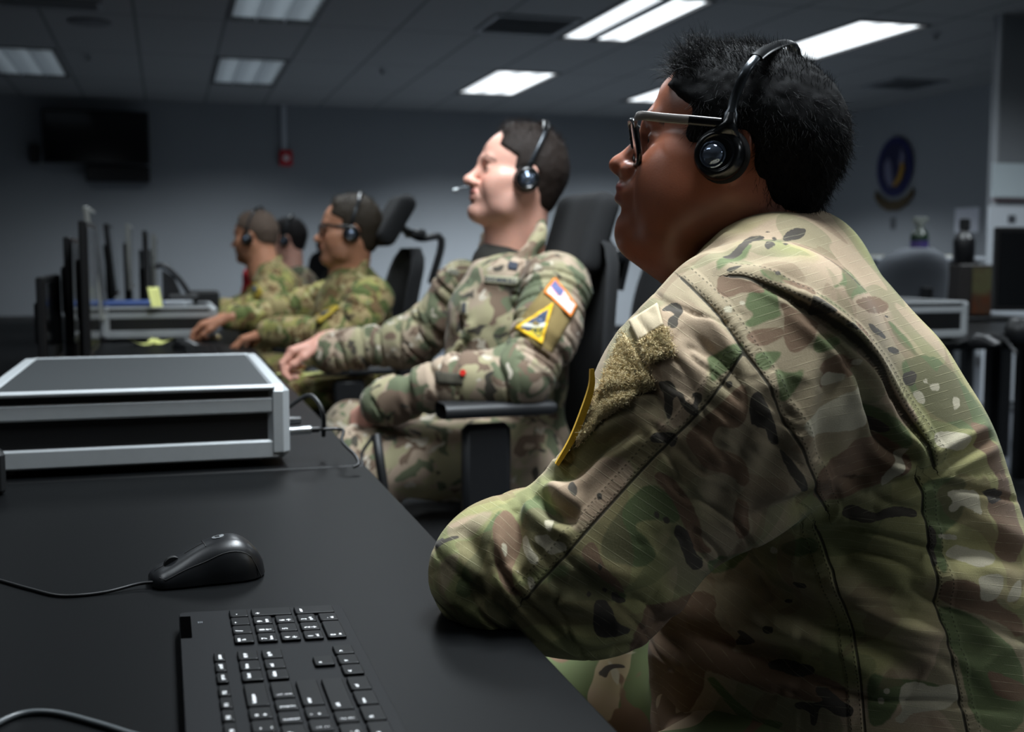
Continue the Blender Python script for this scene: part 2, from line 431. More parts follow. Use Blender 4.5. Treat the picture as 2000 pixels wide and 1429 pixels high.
class Field:
    def __init__(s, lo, hi, res):
        s.lo = np.array(lo, np.float64); s.res = res
        s.n = np.ceil((np.array(hi) - s.lo) / res).astype(int) + 1
        s.D = np.full(s.n, 1.0, np.float32)
    def _sub(s, lo, hi):
        a = np.clip(np.floor((np.array(lo) - s.lo) / s.res).astype(int), 0, s.n); b = np.clip(np.ceil((np.array(hi) - s.lo) / s.res).astype(int) + 1, 0, s.n)
        if (b <= a).any(): return None
        sl = tuple(slice(a[i], b[i]) for i in range(3))
        ax = [(s.lo[i] + s.res * np.arange(a[i], b[i])).astype(np.float32) for i in range(3)]
        X, Y, Z = np.meshgrid(*ax, indexing='ij')
        return sl, np.stack([X, Y, Z], -1)
    def comb(s, sl, d, k, op):
        A = s.D[sl]
        if op == 'add':
            if k <= 0: s.D[sl] = np.minimum(A, d); return
            h = np.clip(.5 + .5 * (A - d) / k, 0, 1); s.D[sl] = A * (1 - h) + d * h - k * h * (1 - h)
        elif op == 'sub':
            d = -d
            if k <= 0: s.D[sl] = np.maximum(A, d); return
            h = np.clip(.5 - .5 * (A - d) / k, 0, 1); s.D[sl] = A * (1 - h) + d * h + k * h * (1 - h)
        elif op == 'int':
            if k <= 0: s.D[sl] = np.maximum(A, d); return
            h = np.clip(.5 - .5 * (A - d) / k, 0, 1); s.D[sl] = A * (1 - h) + d * h + k * h * (1 - h)
    def cap(s, a, b, ra, rb=None, k=.01, op='add', flat=None):
        "tapered capsule; flat=(axis, factor) squashes the cross-section along that world axis"
        a = np.array(a, float); b = np.array(b, float); rb = ra if rb is None else rb; m = max(ra, rb) + k + 4 * s.res
        q = s._sub(np.minimum(a, b) - m, np.maximum(a, b) + m)
        if q is None: return s
        sl, P = q; ab = (b - a); L = float(ab @ ab) + 1e-12
        t = np.clip((P - a.astype(np.float32)) @ ab.astype(np.float32) / L, 0, 1)
        V = P - (a.astype(np.float32) + t[..., None] * ab.astype(np.float32))
        if flat is not None:
            ax = np.array(flat[0], float); ax /= np.linalg.norm(ax); ax = ax.astype(np.float32)
            c = V @ ax; V = V + (c * (1 / flat[1] - 1))[..., None] * ax
        d = np.sqrt((V * V).sum(-1)) - (ra + (rb - ra) * t)
        if flat is not None: d = d * min(1, flat[1])
        s.comb(sl, d.astype(np.float32), k, op); return s
    def chain(s, pts, rs, k=.01, op='add', flat=None):
        for i in range(len(pts) - 1): s.cap(pts[i], pts[i + 1], rs[i], rs[i + 1], k, op, flat)
        return s
    def ell(s, c, r, R=None, k=.01, op='add'):
        c = np.array(c, float); r = np.array(r, float); m = max(r) + k + 4 * s.res
        q = s._sub(c - m, c + m)
        if q is None: return s
        sl, P = q; V = P - c.astype(np.float32)
        if R is not None: V = V @ np.array(R, np.float32)      # columns of R: local axes
        k0 = np.sqrt(((V / r.astype(np.float32)) ** 2).sum(-1)); k1 = np.sqrt(((V / (r * r).astype(np.float32)) ** 2).sum(-1)) + 1e-9
        d = k0 * (k0 - 1) / k1
        s.comb(sl, d.astype(np.float32), k, op); return s
    def rbox(s, c, h, rad, R=None, k=.01, op='add'):
        c = np.array(c, float); h = np.array(h, float); m = np.linalg.norm(h) + rad + k + 4 * s.res
        q = s._sub(c - m, c + m)
        if q is None: return s
        sl, P = q; V = P - c.astype(np.float32)
        if R is not None: V = V @ np.array(R, np.float32)
        Q = np.abs(V) - (h - rad).astype(np.float32)
        d = np.sqrt((np.maximum(Q, 0) ** 2).sum(-1)) + np.minimum(Q.max(-1), 0) - rad
        s.comb(sl, d.astype(np.float32), k, op); return s
    def half(s, p, n, k=0.0):
        "keep the side the normal points away from"
        sl, P = s._sub(s.lo, s.lo + s.res * s.n); n = np.array(n, float); n /= np.linalg.norm(n)
        d = (P - np.array(p, np.float32)) @ n.astype(np.float32); s.comb(sl, d.astype(np.float32), k, 'int'); return s
    def mesh(s, relax=2):
        D = s.D; n = np.array(D.shape); ins = D < 0
        c = np.zeros(tuple(n - 1), np.uint8)
        for dx in (0, 1):
            for dy in (0, 1):
                for dz in (0, 1): c += ins[dx:n[0] - 1 + dx, dy:n[1] - 1 + dy, dz:n[2] - 1 + dz]
        act = (c > 0) & (c < 8); I = np.argwhere(act); idx = -np.ones(act.shape, np.int32); idx[act] = np.arange(len(I))
        acc = np.zeros((len(I), 3)); cnt = np.zeros(len(I))
        corners = [(x, y, z) for x in (0, 1) for y in (0, 1) for z in (0, 1)]
        val = {q: D[I[:, 0] + q[0], I[:, 1] + q[1], I[:, 2] + q[2]].astype(np.float64) for q in corners}
        for q in corners:
            for ax in range(3):
                if q[ax]: continue
                p = list(q); p[ax] = 1; p = tuple(p); a, b = val[q], val[p]; m = (a < 0) != (b < 0)
                t = np.where(m, a / np.where(m, a - b, 1), 0); P = np.tile(np.array(q, float), (len(I), 1)); P[:, ax] += t
                acc[m] += P[m]; cnt[m] += 1
        V = s.lo + s.res * (I + acc / cnt[:, None])
        Fs = []
        for ax in range(3):
            a1, a2 = (ax + 1) % 3, (ax + 2) % 3
            sl0 = [slice(None)] * 3; sl1 = [slice(None)] * 3; sl0[ax] = slice(0, n[ax] - 1); sl1[ax] = slice(1, n[ax])
            A = ins[tuple(sl0)]; B = ins[tuple(sl1)]; e = np.argwhere(A != B)
            e = e[(e[:, a1] > 0) & (e[:, a2] > 0) & (e[:, a1] < n[a1] - 1) & (e[:, a2] < n[a2] - 1)]
            fl = A[e[:, 0], e[:, 1], e[:, 2]]
            def g(o1, o2):
                q = e.copy(); q[:, a1] -= o1; q[:, a2] -= o2; return idx[q[:, 0], q[:, 1], q[:, 2]]
            Q = np.stack([g(1, 1), g(0, 1), g(0, 0), g(1, 0)], 1); Q[~fl] = Q[~fl][:, ::-1]; Fs.append(Q)
        F = np.concatenate(Fs); F = F[(F >= 0).all(1)]
        for _ in range(relax):
            S = np.zeros_like(V); N = np.zeros(len(V))
            for a, b in ((0, 1), (1, 2), (2, 3), (3, 0)):
                for u, w in ((a, b), (b, a)):
                    for kx in range(3): S[:, kx] += np.bincount(F[:, u], V[F[:, w], kx], len(V))
                    N += np.bincount(F[:, u], minlength=len(V))
            V = V * .5 + .5 * S / np.maximum(N, 1)[:, None]
        return V, F

def vnormals(V, F):
    n = np.cross(V[F[:, 2]] - V[F[:, 0]], V[F[:, 3]] - V[F[:, 1]]); N = np.zeros_like(V)
    for k in range(4):
        for a in range(3): N[:, a] += np.bincount(F[:, k], n[:, a], len(V))
    return N / (np.linalg.norm(N, axis=1, keepdims=True) + 1e-12)

def seg_dist(Q, pts, closed=False):
    "unsigned distance of 2D/3D points to a polyline, side sign (2D), arc length"
    pts = np.asarray(pts, float); n = len(pts); best = np.full(len(Q), 1e9); side = np.zeros(len(Q)); arc = np.zeros(len(Q)); L0 = 0
    for i in range(n if closed else n - 1):
        a = pts[i]; b = pts[(i + 1) % n]; ab = b - a; L = math.sqrt(ab @ ab) + 1e-9
        t = np.clip((Q - a) @ ab / (L * L), 0, 1); W = Q - a - t[:, None] * ab; d = np.sqrt((W * W).sum(1)); m = d < best
        best[m] = d[m]; arc[m] = (L0 + t * L)[m]
        if Q.shape[1] == 2: side[m] = np.sign(ab[0] * W[m, 1] - ab[1] * W[m, 0])
        L0 += L
    return best, side, arc
def in_poly(Q, poly):
    x, y = Q[:, 0], Q[:, 1]; r = np.zeros(len(Q), bool); n = len(poly)
    for i in range(n):
        x1, y1 = poly[i]; x2, y2 = poly[(i + 1) % n]
        if y1 == y2: continue
        m = ((y1 > y) != (y2 > y)) & (x < (x2 - x1) * (y - y1) / (y2 - y1) + x1); r ^= m
    return r
def poly_sd(Q, poly):
    "signed distance, positive inside; only computed near the outline"
    poly = np.asarray(poly, float); lo = poly.min(0) - 45; hi = poly.max(0) + 45
    m = ((Q > lo) & (Q < hi)).all(1); out = np.full(len(Q), -40.0)
    if m.any():
        q = Q[m]; d, _, _ = seg_dist(q, poly, True); out[m] = np.where(in_poly(q, poly), d, -d).clip(-40, 60)
    return out

def mesh_np(name, V, F, mats, parent=None, attrs=None, mi=None, smooth=True, label=None):
    me = bpy.data.meshes.new(name); V = np.asarray(V, float)
    if parent is not None: V = V - wloc(parent)
    F = np.asarray(F); k = F.shape[1]
    me.vertices.add(len(V)); me.vertices.foreach_set('co', V.astype(np.float32).ravel())
    me.loops.add(F.size); me.loops.foreach_set('vertex_index', F.astype(np.int32).ravel())
    me.polygons.add(len(F)); me.polygons.foreach_set('loop_start', np.arange(0, F.size, k, dtype=np.int32))
    me.polygons.foreach_set('loop_total', np.full(len(F), k, np.int32)) if hasattr(me.polygons[0] if len(F) else None, 'loop_total') else None
    if not isinstance(mats, (list, tuple)): mats = [mats]
    for m in mats: me.materials.append(m)
    if mi is not None: me.polygons.foreach_set('material_index', np.asarray(mi, np.int32))
    me.polygons.foreach_set('use_smooth', np.full(len(F), bool(smooth)))
    for nme, arr in (attrs or {}).items():
        a = me.attributes.new(nme, 'FLOAT', 'POINT'); a.data.foreach_set('value', np.asarray(arr, np.float32))
    me.update(calc_edges=True); me.validate()
    o = bpy.data.objects.new(name, me); COL.objects.link(o)
    if parent is not None: o.parent = parent
    if label: o['label'] = label
    return o

def merge(parts):
    "join (V, F, attrs, material index) groups of quads"
    Vs, Fs, mi, off = [], [], [], 0; keys = set(k for p in parts for k in p[2]); at = {k: [] for k in keys}
    for V, F, a, m in parts:
        Vs.append(V); Fs.append(F + off); off += len(V); mi.append(np.full(len(F), m))
        for k in keys: at[k].append(a.get(k, np.zeros(len(V))))
    return np.concatenate(Vs), np.concatenate(Fs), {k: np.concatenate(v) for k, v in at.items()}, np.concatenate(mi)

def sphere_q(c, r, n=16, R=None):
    V = []; F = []
    for i in range(n + 1):
        th = math.pi * i / n
        for j in range(2 * n): V.append((math.sin(th) * math.cos(math.pi * j / n), math.sin(th) * math.sin(math.pi * j / n), math.cos(th)))
    for i in range(n):
        for j in range(2 * n): F.append((i * 2 * n + j, (i + 1) * 2 * n + j, (i + 1) * 2 * n + (j + 1) % (2 * n), i * 2 * n + (j + 1) % (2 * n)))
    V = np.array(V) * np.array(r)
    if R is not None: V = V @ np.array(R).T
    return V + np.array(c), np.array(F)
# ------------------------------------------------------------------ materials of people
def skin_mat(name, base, lip, brow, rough=.42, spec=.45, sss=.12):
    t = NT(name); v = t.obj(); n = t.noise(v, 38, 4, .6); n2 = t.noise(v, 420, 3, .6)
    d = tuple(a * .84 for a in base[:3]) + (1,); e = (min(1, base[0] * 1.08), base[1] * 1.02, base[2], 1)
    c = t.mix(n, d, e)
    c = t.mix(t.math('MULTIPLY', t.attr('flush'), .5), c, (base[0] * 1.05, base[1] * .68, base[2] * .62, 1))
    c = t.mix(t.attr('lip'), c, lip)
    c = t.mix(t.math('MULTIPLY', t.attr('stubble'), .55), c, tuple(a * .45 for a in base[:3]) + (1,))
    fr = t.step(t.noise(v, 160, 2, .5), .68, .74)
    c = t.mix(t.math('MULTIPLY', fr, .35), c, tuple(a * .5 for a in base[:3]) + (1,))
    br = t.math('MULTIPLY', t.attr('brow'), t.step(t.noise(t.mapv(v, (1, 1, .6)), 380, 2, .6), .3, .62))
    c = t.mix(br, c, brow)
    t.base(c); t.p.inputs['Roughness'].default_value = rough; t.p.inputs['Specular IOR Level'].default_value = spec
    t.p.inputs['Subsurface Weight'].default_value = sss; t.p.inputs['Subsurface Radius'].default_value = (.012, .004, .002); t.p.inputs['Subsurface Scale'].default_value = .6
    t.bump(n2, .18, .0006); return t.m
def hair_mat(name, c, rough=.42, spec=.22):
    t = NT(name); v = t.obj(); n = t.noise(t.mapv(v, (260, 260, 30)), 1.0, 3, .7)
    t.base(t.mix(n, tuple(a * .55 for a in c[:3]) + (1,), tuple(a * 1.4 for a in c[:3]) + (1,)))
    t.p.inputs['Roughness'].default_value = rough; t.p.inputs['Specular IOR Level'].default_value = spec
    t.bump(t.noise(v, 700, 3, .7), .7, .0015); return t.m

class Head:
    """a head in its own frame (x forward, y to its left, z up, origin between the ears), placed at O with frame R (columns) and scale sc"""
    def __init__(s, O, R, sc=1.0, fat=0.0, res=.0022, nose=1.0, wide=1.0, lips=0.0, crown=0.0):
        s.lips = lips; s.crown = crown
        s.O = np.array(O, float); s.R = np.array(R, float); s.sc = sc; s.fat = fat; s.res = res; s.nose = nose; s.wide = wide
    def T(s, p): return s.O + s.sc * (s.R @ np.array(p, float))
    def loc(s, P): return (np.asarray(P) - s.O) @ s.R / s.sc
    def build_skin(s, neck_to, neck_r=.06, mouth_open=0.0):
        "returns V, F, attrs of the head and neck; works in local units then maps"
        fat = s.fat; w = s.wide; lp = s.lips
        nk = s.loc(neck_to); lo = np.array([-.13, -.105, -.16]); hi = np.array([.14, .105, .15])
        lo = np.minimum(lo, nk - .10); hi = np.maximum(hi, nk + .03)
        f = Field(lo, hi, s.res)
        f.ell((-.012, 0, .048), (.094, .074 * w, .082 - s.crown), k=.0)
        f.ell((-.03, 0, .03), (.078, .071 * w, .07), k=.02)
        f.ell((.030, 0, .035), (.066, .062 * w, .062), k=.03)           # forehead
        f.ell((.040, 0, -.012), (.050, .057 * w, .062), k=.025)         # mid face
        f.ell((.038, 0, -.055), (.050, .050 * w + fat * .5, .040), k=.03)
        for y in (-1, 1):
            f.cap((.0, y * .060 * w, -.03), (.030, y * .051 * w, -.075), .016, .014, k=.03)      # jaw angle
            f.cap((.030, y * .051 * w, -.075), (.078, y * .016, -.094), .014, .015, k=.025)
            f.ell((.060, y * .038, -.020), (.026, .022, .020), k=.022)   # cheek
            f.cap((.052, y * .056 * w, -.008), (.01, y * .069 * w, .0), .012, .008, k=.02)       # cheekbone
            f.ell((.034, y * .046 * w, -.036), (.046, .018, .040), k=.03)
            if fat: f.ell((.040, y * .044, -.055), (.040, .026 + fat, .036 + fat), k=.03)
        f.ell((.082, 0, -.094), (.016, .019, .014), k=.018)              # chin
        f.cap((.010, 0, -.06), (.062, 0, -.086), .034, .022, k=.03)      # floor of the mouth
        if fat: f.ell((.036, 0, -.098), (.050, .042, .026 + fat), k=.035)
        # neck
        f.cap((-.022, 0, -.03), nk, neck_r / s.sc, neck_r / s.sc * 1.06, k=.03)
        f.cap((.012, 0, -.075), nk + np.array([.03, 0, 0]), neck_r * .75 / s.sc, neck_r * .85 / s.sc, k=.03)
        # brow ridge, temples
        f.cap((.086, -.030, .026), (.086, .030, .026), .011, .011, k=.016)
        f.cap((.086, 0, .026), (.088, 0, .022), .012, .012, k=.014)
        # eye sockets
        for y in (-1, 1): f.ell((.099, y * .031, .006), (.017, .019, .0125), k=.014, op='sub')
        # nose
        q = s.nose
        f.cap((.089, 0, .016), (.113, 0, -.022), .0080, .0100 * q, k=.012)
        f.ell((.1165, 0, -.0265), (.0120 * q, .0115 * q, .0100), k=.008)
        for y in (-1, 1):
            f.ell((.102, y * .0135 * q, -.0295), (.0125, .0085 * q, .0090), k=.006)
            f.ell((.107, y * .0068 * q, -.0385), (.006, .0036, .004), k=.002, op='sub')
        # mouth
        f.ell((.084 + lp, 0, -.055), (.018 + lp * .5, .030, .022), k=.016)
        if lp: f.ell((.078 + lp, 0, -.094), (.014, .022, .020), k=.02)
        f.ell((.0985 + lp * 1.2, 0, -.0495), (.0085, .021, .0064), k=.005)
        f.ell((.0960 + lp * 1.3, 0, -.0625 - mouth_open), (.0088, .018, .0074), k=.005)
        f.cap((.1075 + lp * 1.2, -.014, -.0560 - mouth_open / 2), (.1075 + lp * 1.2, .014, -.0560 - mouth_open / 2), .0022 + mouth_open * .8, .0022 + mouth_open * .8, k=.0025, op='sub')
        f.cap((.098, -.024, -.0555), (.1065, -.012, -.0562), .0014, .0018, k=.0025, op='sub')
        f.cap((.098, .024, -.0555), (.1065, .012, -.0562), .0014, .0018, k=.0025, op='sub')
        f.ell((.102 + lp * 1.2, 0, -.0745), (.008, .016, .0045), k=.008, op='sub')      # under the lower lip
        # nasolabial folds
        for y in (-1, 1): f.cap((.100, y * .018, -.034), (.088, y * .030, -.056), .0012, .0012, k=.006, op='sub')
        # eyelids around the balls
        for y in (-1, 1):
            f.ell((.0775, y * .0310, .0055), (.0138, .0160, .0130), k=.006)
            f.ell((.0915, y * .0310, .0040), (.0070, .0120, .0034), k=.0015, op='sub')
        # ears
        for y in (-1, 1):
            Re = rotz(y * -.35) @ roty(-.12)
            f.ell((-.004, y * (.074 * w + .004), .004), (.019, .0065, .031), R=Re, k=.005)
            f.ell((.000, y * (.074 * w + .0125), .006), (.011, .0065, .020), R=Re, k=.004, op='sub')
            f.ell((.004, y * (.072 * w + .001), -.024), (.009, .006, .011), R=Re, k=.005)
        V, F = f.mesh(relax=2)
        # attributes
        x, y, z = V.T; ay = np.abs(y); at = {}
        d1 = np.sqrt(((x - .101 - lp) / .016) ** 2 + (y / .0235) ** 2 + ((z + .0495) / .0072) ** 2)
        d2 = np.sqrt(((x - .099 - lp) / .016) ** 2 + (y / .0205) ** 2 + ((z + .0625 + mouth_open) / .0082) ** 2)
        at['lip'] = np.clip((1.25 - np.minimum(d1, d2)) / .3, 0, 1) * .8
        bz = .0285 + .006 * np.clip((ay - .012) / .02, 0, 1) - .010 * np.clip((ay - .034) / .02, 0, 1)
        at['brow'] = np.clip(1.4 - np.abs(z - bz) / .0045, 0, 1) * (ay > .010) * (ay < .052) * (x > .05)
        at['flush'] = np.clip(1.2 - np.sqrt(((x - .085) / .04) ** 2 + ((ay - .035) / .025) ** 2 + ((z + .02) / .022) ** 2), 0, 1) + np.clip(1.3 - np.sqrt(((x - .112) / .014) ** 2 + (y / .014) ** 2 + ((z + .028) / .014) ** 2), 0, 1) * .8
        at['stubble'] = np.clip((-.035 - z) / .02, 0, 1) * np.clip((x + .02) / .03, 0, 1) * np.clip((z + .115) / .02, 0, 1) * np.clip((d1 - 1.1) * 2, 0, 1)
        parts = [(s.T2(V), F, at, 0)]
        for yy in (-1, 1):
            c = np.array([.0772, yy * .0310, .0048]); SV, SF = sphere_q(c, .0118, 12); parts.append((s.T2(SV), SF, {}, 1))
            c2 = c + np.array([.0092, 0, 0]); SV, SF = sphere_q(c2, (.0034, .0054, .0054), 8); parts.append((s.T2(SV), SF, {}, 2))
        return parts
    def T2(s, V): return s.O + s.sc * (V @ s.R.T)
    def hair_shell(s, front=.075, side_front=.035, top=.012, side=.005, nape=-.055, res=.003, flat_top=False, widow=0.0, back=0.0):
        "cap of short hair over the skull; returns V, F in world space"
        w = s.wide
        f = Field((-.14, -.10, -.11), (.12, .10, .165), res)
        f.ell((-.012, 0, .048), (.094 + side, .074 * w + side, .082 + top - s.crown), k=0)
        f.ell((-.03, 0, .03), (.078 + side, .071 * w + side, .07), k=.02)
        f.ell((.030, 0, .038), (.066 + side * .8, .062 * w + side, .062 + top - s.crown), k=.03)
        f.ell((-.045, 0, -.015), (.052 + side, .060 * w + side * .6, .06), k=.02)
        if flat_top: f.ell((.045, 0, .098), (.045, .045, .022), k=.02)
        sl, P = f._sub(f.lo, f.lo + f.res * f.n); x, y, z = P[..., 0], P[..., 1], P[..., 2]; ay = np.abs(y)
        # hairline: the front plane leans back to the temples, then the sideburn, then round the ear to the nape
        line = np.where(z > .055, front - .25 * (z - .09) + widow * ay, np.where(z > -.012, side_front - .10 * (z - .02), np.where(z > -.02, side_front - .01, -.028 - .35 * (-.02 - z))))
        zz = np.clip((z - .045) / .02, 0, 1); l2 = (side_front) * (1 - zz) + (front - .25 * (z - .09) - 9 * np.clip(ay - .045, 0, 1) ** 1.5 * 0) * zz
        line = np.where(z > .03, l2, line)
        d = x - line
        ear = .025 - np.sqrt(((x + .004) / .85) ** 2 + (z - .004) ** 2) * 1.0
        d = np.maximum(d, np.where(ay > .05, ear, -1)); d = np.maximum(d, (nape - z) * .8)
        nz = fbm(P * 120, 3, 2) * .0012 + .0
        A = f.D + nz; B = (d + fbm(P * 60, 9, 2) * .0035).astype(np.float32); k = .014
        h = np.clip(.5 - .5 * (A - B) / k, 0, 1); f.D = (A * (1 - h) + B * h + k * h * (1 - h)).astype(np.float32)
        V, F = f.mesh(relax=1)
        return s.T2(V), F

def strands(points, dirs, length, width=.00035, seg=5, curl=.3, grav=-.2, seed=1, up=(0, 0, 1)):
    "thin tapered hairs as one quad mesh"
    r = np.random.default_rng(seed); n = len(points); P = np.array(points, float); D = np.array(dirs, float); Vs = np.zeros((n, seg + 1, 3, 3))
    L = length * (0.6 + .6 * r.random(n)) if not hasattr(length, '__len__') else np.array(length)
    cr = r.normal(size=(n, 3)) * curl; up = np.array(up, float)
    a = np.cross(D, r.normal(size=(n, 3))); a /= np.linalg.norm(a, axis=1, keepdims=True) + 1e-9
    for i in range(seg + 1):
        b = np.cross(D, a); b /= np.linalg.norm(b, axis=1, keepdims=True) + 1e-9; wd = width * (1 - .85 * i / seg)
        for k in range(3):
            th = 2 * math.pi * k / 3; Vs[:, i, k] = P + wd * (math.cos(th) * a + math.sin(th) * b)
        P = P + D * (L / seg)[:, None]; D = D + (cr + grav * up) / seg; D /= np.linalg.norm(D, axis=1, keepdims=True)
    V = Vs.reshape(-1, 3); base = (np.arange(n) * (seg + 1) * 3)[:, None]; F = []
    for i in range(seg):
        for k in range(3): F.append(np.stack([base[:, 0] + i * 3 + k, base[:, 0] + i * 3 + (k + 1) % 3, base[:, 0] + (i + 1) * 3 + (k + 1) % 3, base[:, 0] + (i + 1) * 3 + k], 1))
    return V, np.concatenate(F)

M_EYEW = mat('eye_white', rgb(214, 208, 202), .25); M_IRIS = mat('eye_iris', rgb(34, 24, 20), .12)
# ------------------------------------------------------------------ camouflage cloth
def camo_mat(name, scale=1.0, tint=(1, 1, 1), traced=False, stretch=(1, 1, 1), rot=(0, 0, 0), green=0.0, weave=True, pale=False):
    t = NT(name); v0 = t.obj()
    wv = t.node('ShaderNodeTexNoise', Scale=5.0 * scale, Detail=2.0); t.put(wv.inputs['Vector'], v0)
    vm = t.n.new('ShaderNodeVectorMath'); vm.operation = 'MULTIPLY_ADD'; t.put(vm.inputs[0], wv.outputs['Color']); vm.inputs[1].default_value = (.10 / scale,) * 3; t.put(vm.inputs[2], v0)
    v = t.mapv(vm.outputs[0], tuple(scale * a for a in stretch), rot=rot)
    def T(c): return (c[0] * tint[0], c[1] * tint[1], c[2] * tint[2], 1)
    kh = T(rgb(174, 166, 112)); tan = T(rgb(184, 160, 134)); gr = T(rgb(98, 112, 72)); br = T(rgb(124, 96, 76)); dk = T(rgb(62, 56, 54)); cr = T(rgb(200, 190, 164))
    if pale: kh = T(rgb(158, 150, 118)); tan = T(rgb(166, 146, 128)); gr = T(rgb(88, 96, 74)); br = T(rgb(106, 86, 74)); cr = T(rgb(190, 180, 164)); dk = T(rgb(50, 47, 46))
    def blob(sc, lo, hi, off, det=2.0, rough=.45): return t.step(t.noise(t.mapv(v, (1, 1, 1), off), sc, det, rough, .6), lo, hi)
    c = t.mix(blob(4.5, .44, .58, (3, 1, 7)), kh, tan)
    c = t.mix(t.math('MULTIPLY', blob(3.0, .4, .7, (9, 9, 2)), .35), c, gr)
    a_gr = blob(9, .545 - green, .560 - green, (1.3, 8.2, 4.1)); a_br = blob(10, .565, .578, (7.7, 2.1, 5.9)); a_cr = blob(13, .655, .667, (2.2, 6.1, 9.3)); a_dk = blob(15, .655, .665, (5.5, 1.1, 3.3))
    a_tn = blob(8, .57, .585, (4.4, 4.9, 1.1))
    if traced:
        tr = t.attr('traced'); inv = t.math('SUBTRACT', 1.0, tr)
        e = t.math('MULTIPLY', t.math('SUBTRACT', t.noise(v0, 70, 3, .6), .5), 9.0)
        def tb(n, w=1.2): return t.step(t.math('ADD', t.attr(n), e), -w, w)
        mx = lambda a, n, w=1.2: t.math('MAXIMUM', t.math('MULTIPLY', a, inv), tb(n, w))
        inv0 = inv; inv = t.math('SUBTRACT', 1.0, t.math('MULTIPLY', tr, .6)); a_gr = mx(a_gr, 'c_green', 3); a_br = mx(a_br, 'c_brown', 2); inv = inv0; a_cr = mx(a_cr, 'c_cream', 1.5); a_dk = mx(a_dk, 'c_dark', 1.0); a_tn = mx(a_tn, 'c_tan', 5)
    c = t.mix(a_tn, c, tan)
    c = t.mix(a_gr, c, gr); c = t.mix(a_br, c, br); c = t.mix(a_cr, c, cr); c = t.mix(a_dk, c, dk)
    n = t.noise(v0, 14, 3, .6); c = t.mix(t.math('MULTIPLY', n, .22), c, T(rgb(150, 140, 110)))
    h = None
    if weave:
        n3 = t.noise(v0, 900, 2, .7)
        c = t.mix(t.math('MULTIPLY', t.step(n3, .3, .7), .16), c, (c_dark := T(rgb(60, 58, 46))))
        h = n3
    if traced:
        # rip-stop threads along the cloth, stitching along the seams
        rl = t.attr('rip'); fr = t.math('FRACT', rl); dd = t.math('ABSOLUTE', t.math('SUBTRACT', fr, .5))
        ln = t.math('SUBTRACT', 1.0, t.step(dd, .0, .07)); ln = t.math('MULTIPLY', ln, t.step(t.noise(v0, 60, 2), .35, .6))
        c = t.mix(t.math('MULTIPLY', ln, .24), c, T(rgb(205, 198, 160)))
        mk = t.attr('seam_m'); sd = t.attr('seam_d'); sa = t.attr('seam_s'); pk = t.step(mk, .15, .5)
        edge = t.math('MULTIPLY', t.math('SUBTRACT', 1.0, t.step(t.math('ABSOLUTE', sd), .0005, .0017)), pk)
        c = t.mix(t.math('MULTIPLY', edge, .9), c, T(rgb(48, 45, 36)))
        st = None
        for off in (.0030, .0125):
            ds = t.math('SUBTRACT', 1.0, t.step(t.math('ABSOLUTE', t.math('SUBTRACT', sd, off)), .0004, .0009))
            s_ = t.math('MULTIPLY', ds, t.step(t.math('SINE', t.math('MULTIPLY', sa, 2 * math.pi / .0042)), -.1, .3)); st = s_ if st is None else t.math('MAXIMUM', st, s_)
        st = t.math('MULTIPLY', st, pk)
        c = t.mix(t.math('MULTIPLY', st, .6), c, T(rgb(52, 48, 36)))
        # puckers across the felled seam
        band = t.math('MULTIPLY', t.math('MULTIPLY', t.step(sd, 0.0, .003), t.math('SUBTRACT', 1.0, t.step(sd, .012, .0165))), pk)
        pu = t.math('MULTIPLY', band, t.noise(t.node('ShaderNodeCombineXYZ', X=t.math('MULTIPLY', sa, 150.0), Y=t.math('MULTIPLY', sd, 25.0)).outputs[0], 1.0, 2, .5))
        h = t.math('ADD', t.math('MULTIPLY', n3, .35), t.math('ADD', t.math('MULTIPLY', pu, 3.4), t.math('ADD', t.math('MULTIPLY', band, 1.2), t.math('MULTIPLY', st, -.8))))
        h = t.math('SUBTRACT', h, t.math('MULTIPLY', edge, 1.5)); h = t.math('ADD', h, t.math('MULTIPLY', ln, .35))
    t.base(c); t.p.inputs['Roughness'].default_value = .88; t.p.inputs['Specular IOR Level'].default_value = .2
    t.p.inputs['Sheen Weight'].default_value = .06
    if h is not None: t.bump(h, .55 if traced else .3, .0009)
    return t.m

